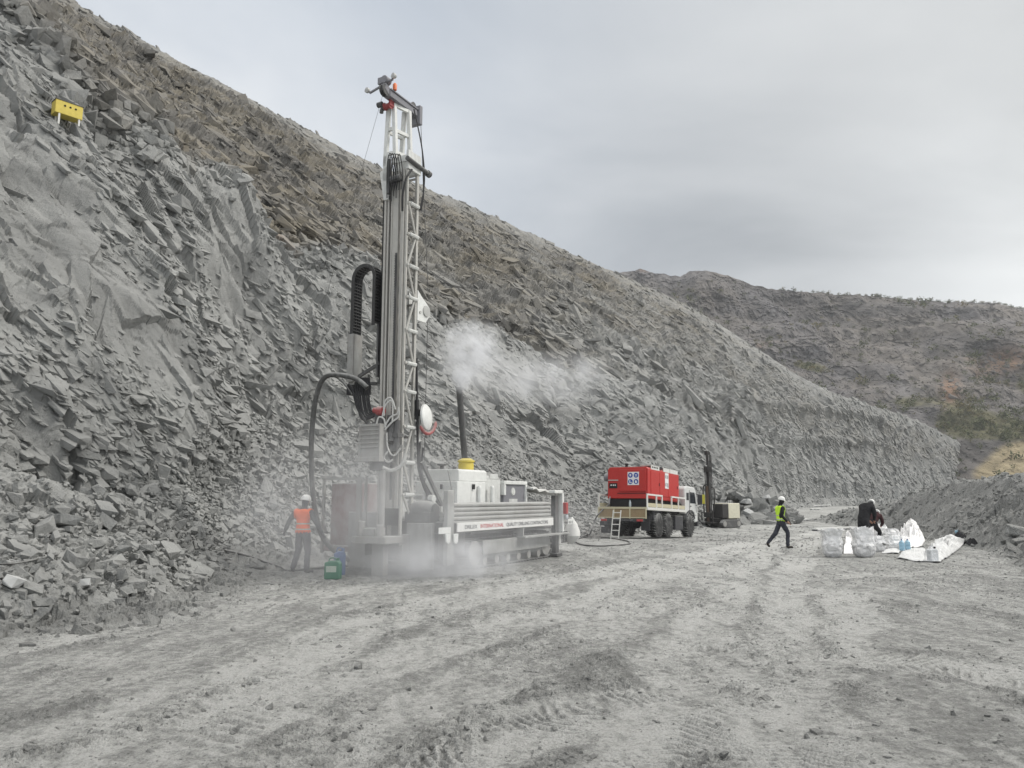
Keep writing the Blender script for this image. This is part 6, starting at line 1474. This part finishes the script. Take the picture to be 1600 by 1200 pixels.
# ------------------------------------------------------------------ smoke and dust
def cloud(name, c, s_, dens, scale, seed, label, shape='plume', colr=(.93, .94, .96), contrast=(.42, .62), rot=0.0):
    """a box of air whose density is broken noise fading to nothing inside its own bounds"""
    b = MB(); b.box(-1, 1, -1, 1, -1, 1); m = bpy.data.materials.new(name); m.use_nodes = True; t = m.node_tree; t.nodes.clear()
    o = b.build(name, m); o.location = c; o.scale = s_; o.rotation_euler = (0, 0, rot)
    w = Mat.__new__(Mat); w.m = m; w.t = t
    out_ = w.n('ShaderNodeOutputMaterial'); pv = w.n('ShaderNodeVolumePrincipled'); w.l(pv.outputs[0], out_.inputs['Volume'])
    pv.inputs['Color'].default_value = (*colr, 1); pv.inputs['Anisotropy'].default_value = .1
    pv.inputs['Density Attribute'].default_value = ''
    oc = w.obj(); ln = w.n('ShaderNodeVectorMath', operation='LENGTH')
    ps = w.pos(); nzc = w.noise(ps, scale*.6, 2, .5, 0, 1)
    d1 = w.n('ShaderNodeVectorMath', operation='SUBTRACT'); w.l(nzc, d1.inputs[0]); d1.inputs[1].default_value = (.5, .5, .5)
    d2 = w.n('ShaderNodeVectorMath', operation='SCALE'); w.l(d1.outputs[0], d2.inputs[0]); d2.inputs['Scale'].default_value = .55
    d3 = w.n('ShaderNodeVectorMath', operation='ADD'); w.l(oc, d3.inputs[0]); w.l(d2.outputs[0], d3.inputs[1]); w.l(d3.outputs[0], ln.inputs[0])
    fall = w.n('ShaderNodeMapRange', interpolation_type='SMOOTHSTEP'); w.l(ln.outputs['Value'], fall.inputs[0]); fall.inputs[1].default_value = 1.0 if shape != 'soft' else 1.0; fall.inputs[2].default_value = .25; fall.inputs[3].default_value = 0; fall.inputs[4].default_value = 1
    ln0 = w.n('ShaderNodeVectorMath', operation='LENGTH'); w.l(oc, ln0.inputs[0]); hardf = w.n('ShaderNodeMapRange', interpolation_type='SMOOTHSTEP'); w.l(ln0.outputs['Value'], hardf.inputs[0]); hardf.inputs[1].default_value = 1.0; hardf.inputs[2].default_value = .8; hardf.inputs[3].default_value = 0; hardf.inputs[4].default_value = 1
    nz2 = w.noise(ps, scale, 5, .6, .3); nr_ = w.n('ShaderNodeMapRange'); w.l(nz2, nr_.inputs[0]); nr_.inputs[1].default_value = contrast[0]; nr_.inputs[2].default_value = contrast[1]
    d_ = w.math('MULTIPLY', w.math('MULTIPLY', fall.outputs[0], hardf.outputs[0]), w.math('MULTIPLY', nr_.outputs[0], dens)); w.l(d_, pv.inputs['Density'])
    tag(o, label, 'smoke' if 'smoke' in name else 'dust', kind='stuff'); return o
# exhaust plume over the stack, drifting to the right
def cpos(px, py, D): return at(px, py, D)
D0 = 19.6
cloud('smoke_puff', cpos(721, 590, 19.9), (.38, .38, .5), 7.0, 3.5, 6, 'small white puff of smoke right at the mouth of the exhaust stack', contrast=(.3, .6))
cloud('smoke_plume', cpos(734, 550, 20.4), (1.1, .8, 1.1), 4.4, 2.8, 1, 'white exhaust smoke billowing above the stack of the large drill rig', contrast=(.40, .66))
cloud('smoke_drift', cpos(845, 592, 21.6), (3.3, 1.1, 1.0), 1.2, 1.1, 2, 'thin smoke drifting away to the right of the exhaust plume', contrast=(.38, .70))
cloud('dust_cloud', cpos(700, 878, 17.6), (2.3, 1.4, .6), 1.5, 1.5, 3, 'dense white dust puffing out along the floor below the drill rig', contrast=(.33, .6))
cloud('dust_haze', (cpos(560, 815, 17.2)), (3.6, 2.2, 2.8), .38, .6, 4, 'thin grey dust hanging round the mast foot and the left side of the rig', contrast=(.28, .62))
cloud('dust_veil', (cpos(800, 830, 18.0)), (3.2, 1.6, 1.0), .2, .7, 5, 'faint dust drifting past the crawler tracks and banner', contrast=(.3, .65))

# ------------------------------------------------------------------ the air between here and the far hillside
b = MB(); b.box(-320, 480, -45, 520, -6, 130); mh = bpy.data.materials.new('haze'); mh.use_nodes = True; th = mh.node_tree; th.nodes.clear()
oh = th.nodes.new('ShaderNodeOutputMaterial'); ph_ = th.nodes.new('ShaderNodeVolumePrincipled'); th.links.new(ph_.outputs[0], oh.inputs['Volume'])
ph_.inputs['Color'].default_value = (.88, .91, .95, 1); ph_.inputs['Density'].default_value = .00025; ph_.inputs['Density Attribute'].default_value = ''
hz_ = b.build('haze', mh); tag(hz_, 'thin haze in the air of the whole quarry', 'haze', kind='stuff')
